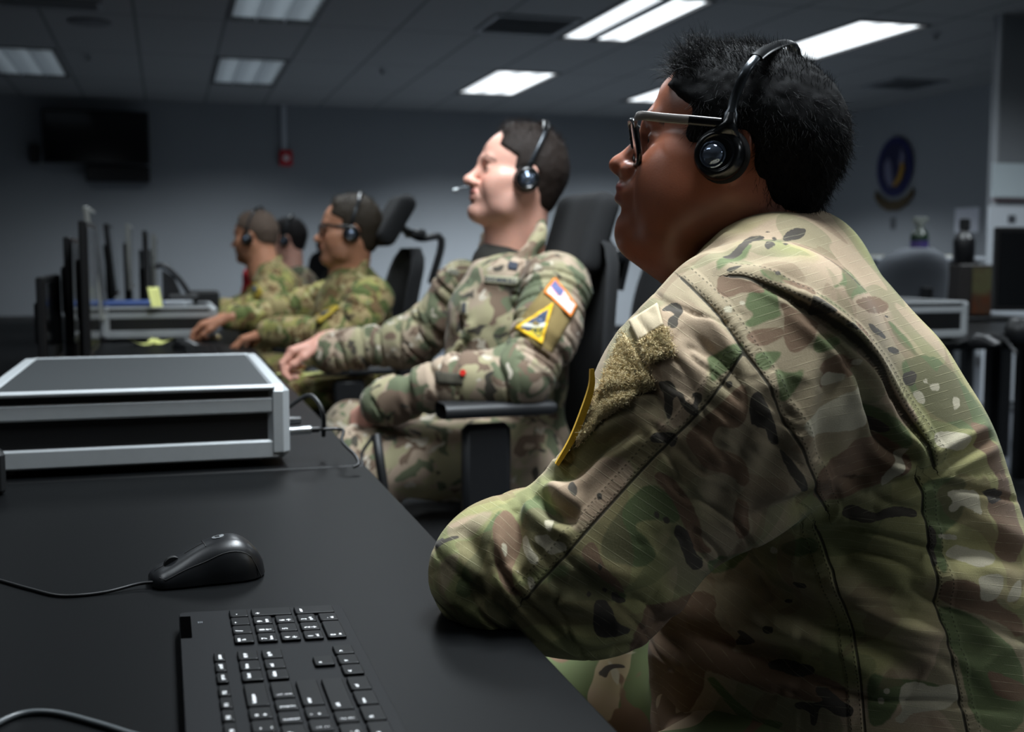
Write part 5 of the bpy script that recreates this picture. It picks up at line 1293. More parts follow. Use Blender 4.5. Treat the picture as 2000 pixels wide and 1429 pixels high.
# ------------------------------------------------------------------ airmen farther down the row
RC = np.stack([CR, np.array([CF[0], CF[1], 0]) / np.hypot(CF[0], CF[1]), np.array([0, 0, 1.0])], 1)
def head_frame(yaw, pitch, roll=0):
    y = math.radians(yaw); p = math.radians(pitch); fw = np.array([math.sin(y), math.cos(y), 0]); fwd = fw * math.cos(p) + np.array([0, 0, 1]) * math.sin(p)
    left = np.cross([0, 0, 1], fw); up = np.cross(fwd, left); R = np.stack([fwd, left, up], 1); return R @ rotx(math.radians(roll))
def airman(sp):
    res = sp['res']; A = lambda q: PW(*q)
    base = A(sp['hip']); root = thing('person', sp['label'], 'person', (base[0], base[1], 0), group=sp.get('group'))
    R = head_frame(sp['yaw'], sp['pitch'], sp.get('roll', 0)); O = A(sp['head'])
    H = Head(O, R, sc=sp.get('sc', 1.0), fat=sp.get('fat', 0), res=sp.get('hres', .003), nose=sp.get('nose', 1.0), wide=sp.get('wide', 1.0))
    parts = H.build_skin(A(sp['neck']), neck_r=sp.get('neck_r', .058), mouth_open=sp.get('mouth', 0))
    for h in sp['hands']:
        w = A(h['wrist']); t = A(h['tip']); fd = t - w; fd /= np.linalg.norm(fd); bk = np.array(h['back'], float); bk -= fd * (bk @ fd); bk /= np.linalg.norm(bk)
        th = np.cross(bk, fd) * h.get('side', 1)
        f = Field(w - .24, w + .24, sp.get('handres', .003)); f.cap(w - fd * .02, w, .027, .026)
        hand_field(f, w, np.stack([fd, th, bk], 1), sc=h.get('sc', 1.0), curl=h.get('curl', .5), thumb=h.get('thumb', .5), curls=h.get('curls'), spread=h.get('spread', .05)); V, F = f.mesh(relax=1); parts.append((V, F, {'flush': np.full(len(V), .25)}, 0))
    nk = A(sp['neck']); Pa = [[A(q) for q in a_[0]] for a_ in sp['arms']]; allp = np.array([nk] + [p for l in Pa for p in l]); g = Field(allp.min(0) - .07, allp.max(0) + .07, .011); g.cap(O, nk, .045)
    for l, hd in zip(Pa, sp['hands'] if np.linalg.norm(Pa[0][-1] - A(sp['hands'][0]['wrist'])) < .15 else sp['hands'][::-1]): g.chain([nk - np.array([0, 0, .03])] + l + [A(hd['wrist'])], [.035] * (len(l) + 1) + [.026], k=.01)
    bv, bf = g.mesh(); parts.append((bv, bf, {}, 0))
    V, F, at, mi = merge(parts); mesh_np('body', V, F, [sp['skin'], M_EYEW, M_IRIS], root, at, mi)
    hp = dict(sp.get('hairp', {})); hv, hf = H.hair_shell(res=.0035, **hp)
    hn = vnormals(hv, hf); L = H.loc(hv); r = np.random.default_rng(2); k = r.choice(len(hv), sp.get('nhair', 1500))
    fl = sp.get('hlen', .008); up = H.R @ np.array([.5, 0, .5]); d = hn[k] * .8 + up * .7 + r.normal(size=(len(k), 3)) * .3; d /= np.linalg.norm(d, axis=1, keepdims=True)
    ln = fl * (1 + np.clip((L[k, 2] - .08) / .04, 0, 1) * sp.get('toplen', 1.2)); s_ = strands(hv[k] - hn[k] * .003, d, ln, .0007, 3, .4, 0, 3)
    a, b, _, _ = merge([(hv, hf, {}, 0), (s_[0], s_[1], {}, 0)]); mesh_np('hair', a, b, sp['hair'], root)
    # jacket
    P = [A(q) for q in sp['bounds']]; lo = np.min(P, 0) - .03; hi = np.max(P, 0) + .03
    f = Field(lo, hi, res)
    for c, r3, rot, k in sp['torso']: f.ell(A(c), r3, R=RC @ roty(math.radians(rot)), k=k)
    for pts, rs, k in sp['arms']: f.chain([A(q) for q in pts], rs, k=k)
    sl, G = f._sub(f.lo, f.lo + f.res * f.n)
    f.D += (fbm(G * np.array([16, 16, 20], np.float32), 31, 2) * .0035).astype(np.float32)
    for pts, rs, k in sp.get('crisp', []): f.chain([A(q) for q in pts], rs, k=k)
    for pts, rs, k in sp.get('grooves', []): f.chain([A(q) for q in pts], rs, k=k, op='sub')
    V, F = f.mesh(relax=1); N = vnormals(V, F); disp = np.zeros(len(V))
    for pts, rs, k in sp['arms']:
        a, b = A(pts[0]), A(pts[-1])
        Pm = [A(q) for q in pts]
        for i in range(len(Pm) - 1):
            ab = Pm[i + 1] - Pm[i]; Ln = np.linalg.norm(ab); ab = ab / Ln; t = (V - Pm[i]) @ ab; dd = np.linalg.norm(V - Pm[i] - t[:, None] * ab, axis=1)
            m = (t > 0) & (t < Ln) & (dd < rs[i] * 1.25); w_ = np.abs(fbm(np.stack([t[m] / .035, (V[m] @ np.array([3., 4, 5])), t[m] * 0], 1), 7 + i, 2)); disp[m] = -.011 * np.exp(-(w_ / .16) ** 2) + .004
    V = V + N * disp[:, None]
    jk = mesh_np('jacket', V, F, sp['cloth'], root); S = Surf(V, F)
    # trousers, boots
    P = [A(q) for l in sp['legs'] for q in l[0]]; lo = np.min(P, 0) - .16; hi = np.max(P, 0) + .16; lo[2] = min(lo[2], .05)
    f = Field(lo, hi, .009)
    for pts, rs, k in sp['legs']:
        Pm = [A(q) for q in pts]; f.chain(Pm, rs, k=k); kn = Pm[-1].copy(); ft = kn + np.array([sp.get('shin', -.03), 0, 0]); ft[2] = .12; f.chain([kn, ft], [rs[-1] * .95, .055], k=.03)
        g = Field(ft - np.array([.26, .12, .12]), ft + np.array([.14, .12, .14]), .008); g.rbox(np.array([ft[0] - .06, ft[1], .045]), (.14, .05, .045), .04, k=0); g.cap(np.array([ft[0], ft[1], .05]), np.array([ft[0], ft[1], .20]), .052, .05, k=.03)
        v, q = g.mesh(); mesh_np('boot', v, q, M_BOOT, root)
    sl, G = f._sub(f.lo, f.lo + f.res * f.n); f.D += (fbm(G * 14, 41, 2) * .005).astype(np.float32)
    v, q = f.mesh(relax=1); mesh_np('trousers', v, q, sp.get('cloth_t', sp['cloth']), root)
    return H, root, jk, S

CAMO_FAR = camo_mat('camouflage_far', 1.75, weave=False, pale=True)
CAMO_OLIVE = camo_mat('camouflage_green', 1.9, tint=(.88, .90, .66), green=.0, weave=False)
M_SKIN_L = skin_mat('skin_fair', rgb(216, 166, 148), rgb(168, 96, 90), rgb(74, 54, 44), rough=.45)
M_SKIN_T = skin_mat('skin_tan', rgb(196, 142, 112), rgb(150, 90, 78), rgb(34, 26, 22), rough=.45)

H2, P2, J2, S2 = airman(dict(
    label='airman with flag and yellow triangle patch on his sleeve, seated behind the silver framed case', res=.0055, hres=.0026, handres=.0028,
    head=(1012, 354, 2.70), yaw=-89, pitch=13, neck=(1010, 500, 2.74), neck_r=.060, mouth=.003, skin=M_SKIN_L, hair=hair_mat('hair_brown', rgb(34, 25, 20), .55), nose=1.05,
    hairp=dict(front=.068, side_front=.034, top=.010, side=.005, nape=-.06, flat_top=True), nhair=2600, hlen=.007, toplen=1.6, hip=(1010, 860, 2.7),
    hands=[dict(wrist=(632, 668, 3.02), tip=(560, 690, 3.0), back=(-.35, .1, 1), side=1, curls=[.75, 1.0, 1.05, 1.1], thumb=.25, spread=.03),
           dict(wrist=(738, 785, 2.50), tip=(695, 835, 2.55), back=(-.6, -.5, .4), side=-1, curl=.9, thumb=.3)],
    bounds=[(600, 420, 2.3), (1200, 420, 2.3), (1200, 1000, 2.3), (600, 1000, 2.9), (600, 420, 3.2), (1200, 420, 3.2)],
    torso=[((985, 860, 2.70), (.155, .125, .10), 0, 0), ((985, 740, 2.71), (.150, .130, .15), 0, .05), ((995, 620, 2.72), (.148, .150, .12), 6, .06), ((1020, 545, 2.73), (.120, .165, .062), 10, .05)],
    arms=[([(1085, 560, 2.56), (1068, 650, 2.48), (1020, 735, 2.43), (900, 742, 2.45), (745, 788, 2.50)], [.078, .066, .060, .052, .048], .03),
          ([(905, 560, 2.92), (860, 625, 2.95), (800, 668, 2.98), (645, 688, 3.02)], [.070, .062, .060, .052], .03)],
    crisp=[([(1052, 430, 2.70), (1058, 450, 2.66), (1030, 490, 2.63), (990, 520, 2.62), (950, 556, 2.62)], [.010, .010, .010, .010, .008], .01),
           ([(1056, 440, 2.69), (1050, 470, 2.66), (1020, 515, 2.64), (985, 540, 2.63)], [.010, .014, .014, .010], .02),
           ([(1052, 430, 2.74), (1010, 440, 2.84), (950, 462, 2.82), (935, 500, 2.76), (925, 560, 2.70)], [.010, .012, .012, .010, .008], .012),
           ([(880, 692, 2.62), (920, 640, 2.60), (975, 585, 2.60)], [.006, .010, .008], .012)],
    grooves=[([(925, 545, 2.66), (908, 620, 2.63), (905, 700, 2.60)], [.006, .010, .008], .006), ([(1040, 480, 2.60), (1020, 560, 2.57), (1010, 640, 2.55)], [.002, .006, .003], .01)],
    legs=[([(1020, 900, 2.62), (720, 895, 2.55)], [.105, .080], .05), ([(990, 880, 2.85), (690, 845, 2.92)], [.105, .078], .05)], cloth=CAMO_FAR))
for nm, Hh, Pp, q, r3 in (('undershirt', H2, P2, (985, 515, 2.73), (.078, .075, .062)),):
    sv, sf = sphere_q(PW(*q), r3, 14, RC); mesh_np(nm, sv, sf, mat('undershirt_dark', rgb(40, 38, 32), .9), Pp, label='dark undershirt at the neck')
# patches of the second airman
M_OL = mat('panel_olive_brown', rgb(122, 104, 62), .95, nscale=300, namp=.15)
v, q, u, w = S2.patch([(1081, 540), (1130, 598), (1073, 697), (1002, 641)], 10, 10, .001, .002); pn = mesh_np('fastener_panel', v, q, M_OL, J2, label='plain olive brown panel')
def flag_mat():
    t = NT('flag'); u = t.attr('u'); w = t.attr('w')
    st = t.step(t.math('SINE', t.math('MULTIPLY', w, 2 * math.pi * 6.5)), -.2, .2)
    c = t.mix(st, rgb(226, 150, 150), rgb(235, 222, 224)); can = t.math('MULTIPLY', t.math('LESS_THAN', u, .46), t.math('LESS_THAN', w, .55)); c = t.mix(can, c, rgb(92, 98, 140))
    e = t.math('MINIMUM', t.math('MINIMUM', t.math('MULTIPLY', u, 1.9), t.math('MULTIPLY', t.math('SUBTRACT', 1.0, u), 1.9)), t.math('MINIMUM', w, t.math('SUBTRACT', 1.0, w)))
    c = t.mix(t.math('LESS_THAN', e, .12), c, rgb(222, 120, 30)); t.base(c); t.p.inputs['Roughness'].default_value = .85; return t.m
v, q, u, w = S2.patch([(1082, 542), (1125, 597), (1113, 620), (1061, 571)], 24, 16, .0045, .002, hug=.4); mesh_np('flag_patch', v, q, flag_mat(), J2, dict(u=u, w=w), label='flag patch with orange border')
def tri_mat():
    t = NT('triangle_patch'); u = t.attr('u'); w = t.attr('w'); e = t.math('MINIMUM', t.math('MULTIPLY', u, w), t.math('MULTIPLY', t.math('SUBTRACT', 1.0, u), w)); e = t.math('MINIMUM', e, t.math('MULTIPLY', t.math('SUBTRACT', 1.0, w), .9))
    v = t.obj(); sp = t.step(t.noise(v, 160, 1), .66, .7); c = t.mix(sp, rgb(56, 68, 92), rgb(150, 160, 175))
    low = t.math('MULTIPLY', t.math('GREATER_THAN', w, .60), t.math('GREATER_THAN', t.math('SUBTRACT', u, t.math('MULTIPLY', w, .25)), .22)); gl = t.mix(t.step(t.noise(v, 190, 1), .5, .56), rgb(190, 168, 40), rgb(70, 84, 62)); c = t.mix(low, c, gl)
    band = t.math('LESS_THAN', t.math('ABSOLUTE', t.math('SUBTRACT', t.math('SUBTRACT', t.math('MULTIPLY', w, 1.0), t.math('MULTIPLY', t.math('SUBTRACT', 1.0, u), .36)), .50)), .055); c = t.mix(band, c, rgb(205, 204, 190))
    c = t.mix(t.math('LESS_THAN', e, .085), c, rgb(226, 178, 26)); t.base(c); t.p.inputs['Roughness'].default_value = .85; return t.m
v, q, u, w = S2.patch([(1080, 593), (1081, 594), (1059, 674), (1007, 641)], 22, 22, .0045, .002, hug=.4)
mesh_np('triangle_patch', v, q, tri_mat(), J2, dict(u=u, w=w), label='yellow edged triangular patch')
def tape_mat():
    t = NT('name_tape'); v = t.obj(); u = t.attr('u'); w = t.attr('w'); n = t.noise(t.node('ShaderNodeCombineXYZ', X=t.math('MULTIPLY', u, 22.0), Y=t.math('MULTIPLY', w, 3.0)).outputs[0], 1.0, 1)
    m = t.math('MULTIPLY', t.step(n, .46, .5), t.math('MULTIPLY', t.step(w, .2, .3), t.math('SUBTRACT', 1.0, t.step(w, .7, .8)))); t.base(t.mix(m, rgb(150, 146, 122), rgb(58, 62, 72))); t.p.inputs['Roughness'].default_value = .9; return t.m
M_TAPE = tape_mat(); M_TABM = mat('rank_dark', rgb(48, 52, 62), .9); M_RANKB = mat('rank_cloth', rgb(150, 142, 118), .9)
for quad, nm, m_, lab in (([(949, 538), (1013, 541), (1011, 559), (946, 552)], 'name_tape', M_TAPE, 'name tape with dark lettering'), ([(994, 511), (1012, 515), (1010, 529), (992, 526)], 'badge', M_TABM, 'dark blue chest badge'),
                          ([(901, 589), (917, 590), (915, 618), (900, 617)], 'rank_tab', M_RANKB, 'rank tab'), ([(906, 592), (912, 592), (911, 612), (905, 612)], 'rank_bar', M_TABM, 'dark bar of the rank tab'), ([(879, 525), (898, 529), (896, 540), (878, 536)], 'name_tape', M_TAPE, 'name tape on the far side of the chest')):
    v, q, u, w = S2.patch(quad, 8, 5, .002 if nm != 'rank_bar' else .004, .0015); mesh_np(nm, v, q, m_, J2, dict(u=u, w=w), label=lab)
h, n = S2.hit(905, 728)
if h is not None:
    MB().tube([h + n * .002 + CR * .0, h + n * .006], .0065, 12).build('pen_cap', mat('pen_red', rgb(200, 40, 28), .4), J2, label='small red pen end on the forearm pocket')
    v, q, u, w = S2.patch([(850, 725), (905, 730), (904, 752), (852, 748)], 8, 5, .001, .002); mesh_np('sleeve_pocket', v, q, mat('pocket_dark', rgb(70, 66, 54), .9), J2, label='dark pen pocket')  # pocket patch in one dark olive colour

H3, P3, J3, S3 = airman(dict(
    label='airman in black glasses and headset, one hand reaching over the desk, in green camouflage', res=.008, hres=.004, handres=.0045,
    head=(684, 456, 4.10), yaw=-87, pitch=3, neck=(685, 545, 4.15), skin=M_SKIN_T, hair=hair_mat('hair_dark_brown', rgb(52, 44, 34), .6), hairp=dict(front=.070, side_front=.036, top=.012, side=.006, nape=-.065, flat_top=True), hip=(690, 720, 4.15),
    hands=[dict(wrist=(440, 622, 4.22), tip=(375, 640, 4.20), back=(-.2, 0, 1), side=1, curls=[.55, .75, .85, .9], thumb=.3), dict(wrist=(520, 650, 3.95), tip=(470, 665, 3.95), back=(-.2, 0, 1), side=-1, curl=.6)],
    bounds=[(420, 480, 3.7), (800, 480, 3.7), (800, 800, 3.7), (420, 800, 4.4), (420, 480, 4.6), (800, 480, 4.6)],
    torso=[((690, 730, 4.15), (.15, .14, .11), 0, 0), ((690, 665, 4.15), (.145, .15, .14), 0, .05), ((690, 600, 4.15), (.135, .18, .11), 10, .06), ((700, 560, 4.15), (.105, .18, .06), 14, .05), ((692, 530, 4.16), (.07, .09, .04), 14, .03)],
    arms=[([(725, 583, 3.98), (700, 625, 3.92), (650, 652, 3.88), (530, 648, 3.95)], [.078, .070, .060, .048], .03), ([(640, 585, 4.36), (590, 600, 4.36), (550, 612, 4.34), (450, 620, 4.24)], [.074, .066, .058, .046], .03)],
    crisp=[([(715, 505, 4.12), (705, 530, 4.04), (672, 560, 4.02), (655, 580, 4.02)], [.012, .016, .014, .010], .015), ([(715, 508, 4.15), (690, 515, 4.26), (655, 530, 4.24), (645, 560, 4.18)], [.012, .014, .012, .010], .015)],
    legs=[([(690, 745, 4.05), (560, 745, 4.0)], [.11, .085], .05), ([(680, 740, 4.3), (530, 735, 4.35)], [.11, .085], .05)], cloth=CAMO_OLIVE))
M_YP = mat('patch_gold', rgb(176, 150, 40), .9, nscale=200, namp=.3); M_GP = mat('patch_grey', rgb(88, 92, 96), .9)
v, q, u, w = S3.patch([(652, 594), (664, 600), (624, 632), (612, 622)], 8, 6, .002, .003, hug=.6); pp = mesh_np('sleeve_patch', v, q, M_YP, J3, label='yellow triangular patch')
v, q, u, w = S3.patch([(642, 602), (648, 606), (632, 617), (626, 612)], 5, 4, .006, .002, hug=.6); mesh_np('patch_centre', v, q, M_GP, pp)

H4, P4, J4, S4 = airman(dict(
    label='airman with shaved sides seen from behind his left ear, farthest desk of the left row', res=.009, hres=.0045, handres=.006,
    head=(500, 466, 5.50), yaw=-62, pitch=-2, neck=(520, 535, 5.5), neck_r=.064, skin=M_SKIN_T, hair=hair_mat('hair_grey_brown', rgb(92, 78, 68), .7), hairp=dict(front=.070, side_front=.030, top=.006, side=.003, nape=-.03, flat_top=True), hip=(540, 680, 5.5), nhair=800,
    hands=[dict(wrist=(418, 605, 5.3), tip=(390, 612, 5.3), back=(0, 0, 1), side=-1, curl=.5), dict(wrist=(440, 600, 5.75), tip=(410, 606, 5.75), back=(0, 0, 1), side=1, curl=.5)],
    bounds=[(405, 480, 5.1), (630, 480, 5.1), (630, 720, 5.1), (405, 720, 5.8), (405, 480, 6.0), (630, 480, 6.0)],
    torso=[((545, 685, 5.5), (.16, .16, .12), 0, 0), ((548, 620, 5.5), (.150, .19, .15), 0, .06), ((545, 560, 5.5), (.120, .20, .09), 20, .06), ((535, 530, 5.5), (.075, .12, .05), 20, .04)],
    arms=[([(545, 560, 5.30), (520, 590, 5.22), (490, 606, 5.2), (425, 604, 5.28)], [.088, .078, .060, .048], .03), ([(520, 570, 5.75), (480, 600, 5.8), (440, 602, 5.75)], [.08, .06, .045], .03)],
    crisp=[([(545, 505, 5.5), (530, 520, 5.38), (510, 530, 5.36)], [.016, .018, .012], .02)],
    legs=[([(550, 690, 5.4), (460, 695, 5.35)], [.11, .085], .05), ([(540, 690, 5.65), (450, 690, 5.7)], [.11, .085], .05)], cloth=CAMO_OLIVE))
v, q, u, w = S4.patch([(496, 545), (514, 572), (506, 585), (480, 578)], 8, 6, .002, .003, hug=.6); pp = mesh_np('sleeve_patch', v, q, M_YP, J4, label='yellow triangular patch')
v, q, u, w = S4.patch([(497, 558), (505, 566), (500, 570), (493, 566)], 4, 4, .006, .002, hug=.6); mesh_np('patch_centre', v, q, M_GP, pp)

H5, P5, J5, S5 = airman(dict(
    label='airman half hidden between the shaved haired airman and the one in glasses', res=.010, hres=.005, handres=.007,
    head=(562, 470, 6.6), yaw=-75, pitch=0, neck=(572, 530, 6.6), skin=M_SKIN_L, hair=hair_mat('hair_black_far', rgb(30, 26, 26), .6), hairp=dict(front=.068, side_front=.034, top=.006, side=.004, nape=-.06), hip=(590, 640, 6.6), nhair=600,
    hands=[dict(wrist=(500, 600, 6.4), tip=(480, 606, 6.4), back=(0, 0, 1), side=-1, curl=.5)],
    bounds=[(480, 490, 6.2), (650, 490, 6.2), (650, 680, 6.2), (480, 680, 7), (480, 490, 7.0), (650, 490, 7.0)],
    torso=[((585, 640, 6.6), (.15, .15, .12), 0, 0), ((585, 590, 6.6), (.140, .18, .14), 0, .06), ((582, 545, 6.6), (.10, .19, .07), 15, .06)],
    arms=[([(585, 545, 6.42), (560, 580, 6.38), (505, 598, 6.4)], [.075, .062, .045], .03), ([(570, 550, 6.8), (540, 585, 6.85), (500, 595, 6.8)], [.075, .062, .045], .03)],
    legs=[([(590, 650, 6.5), (520, 650, 6.5)], [.10, .08], .05), ([(585, 650, 6.75), (515, 650, 6.75)], [.10, .08], .05)], cloth=CAMO_FAR))
H6, P6, J6, S6 = airman(dict(
    label='person in a red shirt almost hidden behind the airman with shaved sides', res=.011, hres=.006, handres=.008,
    head=(512, 478, 7.7), yaw=-80, pitch=0, neck=(508, 520, 7.7), skin=M_SKIN_T, hair=hair_mat('hair_far', rgb(50, 40, 34), .6), hairp=dict(front=.068, side_front=.034, top=.006, side=.004, nape=-.06), hip=(520, 630, 7.7), nhair=300,
    hands=[dict(wrist=(470, 596, 7.5), tip=(455, 600, 7.5), back=(0, 0, 1), side=-1, curl=.5)],
    bounds=[(450, 495, 7.3), (580, 495, 7.3), (580, 660, 7.3), (450, 660, 8), (450, 495, 8.1), (580, 495, 8.1)],
    torso=[((515, 625, 7.7), (.14, .15, .12), 0, 0), ((510, 580, 7.7), (.135, .18, .14), 0, .06), ((508, 540, 7.7), (.11, .19, .08), 8, .06)],
    arms=[([(510, 545, 7.5), (500, 580, 7.45), (475, 592, 7.5)], [.075, .060, .045], .03), ([(500, 550, 7.9), (490, 585, 7.95), (470, 590, 7.9)], [.075, .060, .045], .03)],
    legs=[([(518, 630, 7.6), (458, 630, 7.6)], [.10, .08], .05), ([(515, 630, 7.85), (455, 630, 7.85)], [.10, .08], .05)], cloth=mat('red_cotton', rgb(196, 22, 38), .85), cloth_t=mat('dark_trousers', rgb(36, 36, 40), .85)))
# ------------------------------------------------------------------ headsets and glasses
M_HS = mat('headset_black', rgb(14, 15, 16), .22, spec=.6); M_FOAM = mat('foam_black', rgb(10, 10, 11), .95, bump=.6, bscale=900); M_HSG = mat('headset_band', rgb(60, 64, 68), .25, .6)
M_LENSB = mat('cup_lens', rgb(120, 132, 150), .08, .8)
def strip(pts, wdir, half, th):
    "flat band through the points; wdir gives its broad direction"
    P = [np.array(p, float) for p in pts]; m = len(P); V = []; F = []
    hh = half if hasattr(half, '__len__') else [half] * m
    for i in range(m):
        t = P[min(i + 1, m - 1)] - P[max(i - 1, 0)]; t /= np.linalg.norm(t); w = np.array(wdir, float); w -= t * (w @ t); w /= np.linalg.norm(w); n = np.cross(t, w)
        for k in range(10):
            a = 2 * math.pi * k / 10; V.append(P[i] + w * hh[i] * math.cos(a) + n * th * math.sin(a))
    for i in range(m - 1):
        for k in range(10): F.append((i * 10 + k, i * 10 + (k + 1) % 10, (i + 1) * 10 + (k + 1) % 10, (i + 1) * 10 + k))
    F += [tuple(range(10))[::-1], tuple(range((m - 1) * 10, m * 10))]
    return V, F
def headset(H, lab, near_pts=None, cup=None, boom=None, toe=.30, lean=-.03, cupr=.029, lens_off=(0, 0), grp=None, top_pt=None):
    R = H.R; sc = H.sc; t = thing('headset', lab, 'headset', H.T((0, 0, .12)), group=grp)
    w = H.wide
    for sg in (1, -1):
        n = R[:, 1] * sg + R[:, 0] * toe; n /= np.linalg.norm(n); c = H.T((.004, sg * (.076 * w + .004), -.002)) if (cup is None or sg < 0) else np.array(cup, float)
        e1 = R[:, 0] - n * (R[:, 0] @ n); e1 /= np.linalg.norm(e1); e2 = np.cross(n, e1); RR = np.stack([e1, e2, n], 1)
        MB().lathe([(.010, .002), (cupr * .95, 0), (cupr * 1.04, .006), (cupr * .98, .013), (cupr * .7, .015)], c, 36, R=RR).build('ear_cushion', M_FOAM, t, smooth=True)
        mb = MB(); r = cupr; mb.lathe([(r * .80, .013), (r * .97, .016), (r * .96, .021), (r * .86, .027), (r * .72, .0295), (r * .66, .0290), (r * .62, .0275), (r * .56, .0275), (.001, .0278)], c, 40, R=RR)
        o = mb.build('ear_cup', M_HS, t, smooth=True)
        cc = c + e1 * lens_off[0] + e2 * lens_off[1]
        MB().lathe([(r * .50, .0272), (r * .50, .0292), (r * .46, .0300), (r * .44, .0290), (r * .40, .0288), (r * .34, .0315), (r * .2, .0335), (.0005, .0342)], cc, 36, R=RR).build('cup_badge', M_LENSB, o, smooth=40, label='shiny round badge')
    # band
    top = H.T((lean, 0, .151)) if top_pt is None else np.array(top_pt)
    if near_pts is None:
        near_pts = [H.T(p) for p in ((.004, .088 * w, .026), (.000, .091 * w, .055), (lean * .4, .082 * w, .095), (lean * .75, .055 * w, .130))]
    far = [H.T(p) for p in ((lean * .75, -.055 * w, .130), (lean * .4, -.082 * w, .095), (.000, -.091 * w, .055), (.004, -.090 * w, .022))]
    mid = near_pts[-1]
    P = spline([*near_pts, top, *far], 7); k = len(P); q = int(k * .36)
    hh = [.0075 * .9 if i < 4 or i > k - 5 else .0048 for i in range(k)]
    v, f = strip(P[:q], R[:, 0], hh[:q], .0028); MB().add(v, f).build('band_arm', M_HSG, t, smooth=40)
    v, f = strip(P[q - 2:k - q + 2], R[:, 0], .0072, .0034); MB().add(v, f).build('headband', M_HS, t, smooth=40)
    v, f = strip(P[k - q:], R[:, 0], hh[k - q:], .0028); MB().add(v, f).build('band_arm', M_HSG, t, smooth=40)
    # yoke
    for sg in (1, -1):
        a = P[0] if sg > 0 else P[-1]; b = P[3] if sg > 0 else P[-4]; c = H.T((.006, sg * (.076 * w + .012), .014)) if (cup is None or sg < 0) else np.array(cup, float) + R[:, 1] * .020 + R[:, 2] * .016 * 0 + np.array([0, 0, .015])
        v, f = strip(spline([b, a, c], 5), R[:, 0], [.0045, .005, .0055, .006, .007, .0085, .010, .012, .0135, .0145, .015][:11], .004); MB().add(v, f).build('yoke', M_HS, t, smooth=40)
    if boom is not None:
        MB().tube(spline(boom, 6), .0022, 8).build('boom', M_HSG, t, smooth=60)
        MB().tube([boom[0] + (boom[0] - boom[1]) / np.linalg.norm(boom[0] - boom[1]) * .006, boom[0], boom[0] * .8 + boom[1] * .2], [.004, .0052, .0046], 12).build('microphone', mat('mic_grey', rgb(150, 156, 158), .4, .3), t, smooth=40)
    return t
np1 = [PW(1424, 246, 1.128), PW(1436, 190, 1.130), PW(1461, 133, 1.125), PW(1492, 101, 1.152)]
headset(H1, 'black headset with silver arm and round badge on the nearest airman', np1, cup=PW(1416, 306, 1.160), toe=.30, lean=-.055, cupr=.0268, lens_off=(0.003, .002), top_pt=PW(1540, 84, 1.235))
headset(H2, 'headset with thin microphone boom on the airman with the flag patch', boom=[PW(889, 371, 2.80), PW(915, 365, 2.81), PW(965, 372, 2.80), H2.T((.01, -.095, -.01))], toe=.12)
headset(H3, 'headset on the airman in black glasses', toe=.12)
headset(H4, 'headset on the airman with shaved sides, farthest desk', toe=.12)
headset(H5, 'headset on the half hidden airman behind the one with shaved sides', toe=.12)
def glasses(H, lab, hinge, mid, end, xf, m_rim, m_tmp, hw=.026, hh=.019, zc=.0, tilt=0.0, r=.0016):
    t = thing('glasses', lab, 'glasses', H.T((xf, 0, zc)))
    def P(y, z): return H.T((xf - .010 * (abs(y) / .06) ** 2 + z * tilt, y, zc + z))
    for sg in (1, -1):
        pts = []
        for k in range(33):
            a = 2 * math.pi * k / 32; c, s_ = math.cos(a), math.sin(a); pts.append(P(sg * (.0345 + hw * np.sign(c) * abs(c) ** .6), hh * np.sign(s_) * abs(s_) ** .6))
        MB().tube(pts, r, 8, cap=False).build('rim', m_rim, t, smooth=60)
        n = len(pts) - 1; mb = MB(); ctr = np.mean(pts[:-1], 0); f0 = H.R[:, 0]
        V = [p + f0 * .0006 for p in pts[:-1]] + [ctr + f0 * .002] + [p - f0 * .0006 for p in pts[:-1]] + [ctr + f0 * .0008]
        F = [(i, (i + 1) % n, n) for i in range(n)] + [(n + 1 + (i + 1) % n, n + 1 + i, 2 * n + 1) for i in range(n)] + [((i + 1) % n, i, n + 1 + i, n + 1 + (i + 1) % n) for i in range(n)]
        mb.add(V, F).build('lens', M_GLASS, t, smooth=60)
    MB().tube([P(-.010, .006), P(0, .009), P(.010, .006)], r * 1.1, 8).build('bridge', m_rim, t)
    for sg in (1, -1):
        a = hinge if sg > 0 else H.T((xf - .012, -.066, zc + hh * .75)); b = mid if sg > 0 else H.T((.05, -.079, zc + hh * .8)); c = end if sg > 0 else H.T((.0, -.083, zc + hh * .8))
        v, f = strip(spline([P(sg * (.0345 + hw), hh * .8), a, a * .5 + b * .5, b], 5), H.R[:, 2], .0046, .0014); MB().add(v, f).build('temple', m_tmp, t, smooth=40)
        v, f = strip(spline([b, b * .5 + c * .5, c], 5), H.R[:, 2], .0046, .0018); MB().add(v, f).build('temple_tip', m_rim, t, smooth=40)
    return t
g = NT('spectacle_glass'); g.p.inputs['Transmission Weight'].default_value = 1.0; g.p.inputs['Roughness'].default_value = .02; g.p.inputs['IOR'].default_value = 1.08; g.base((.96, .98, 1, 1)); M_GLASS = g.m
M_TMP = mat('temple_grey_metal', rgb(128, 122, 118), .38, .3); M_RIM = mat('rim_black', rgb(10, 10, 11), .25)
hx = H1.loc(PW(1222, 268, 1.17))
glasses(H1, 'black framed glasses with grey temples on the nearest airman', PW(1246, 226, 1.152), PW(1345, 234, 1.139), PW(1408, 240, 1.135), hx[0], M_RIM, M_TMP, hw=.028, hh=.0225, zc=hx[2], tilt=.36, r=.0030)
glasses(H3, 'dark glasses on the airman reaching over the third desk', H3.T((.09, .070, .022)), H3.T((.05, .079, .022)), H3.T((0, .083, .022)), .108, M_RIM, M_RIM, hw=.026, hh=.019, zc=.004, r=.003)
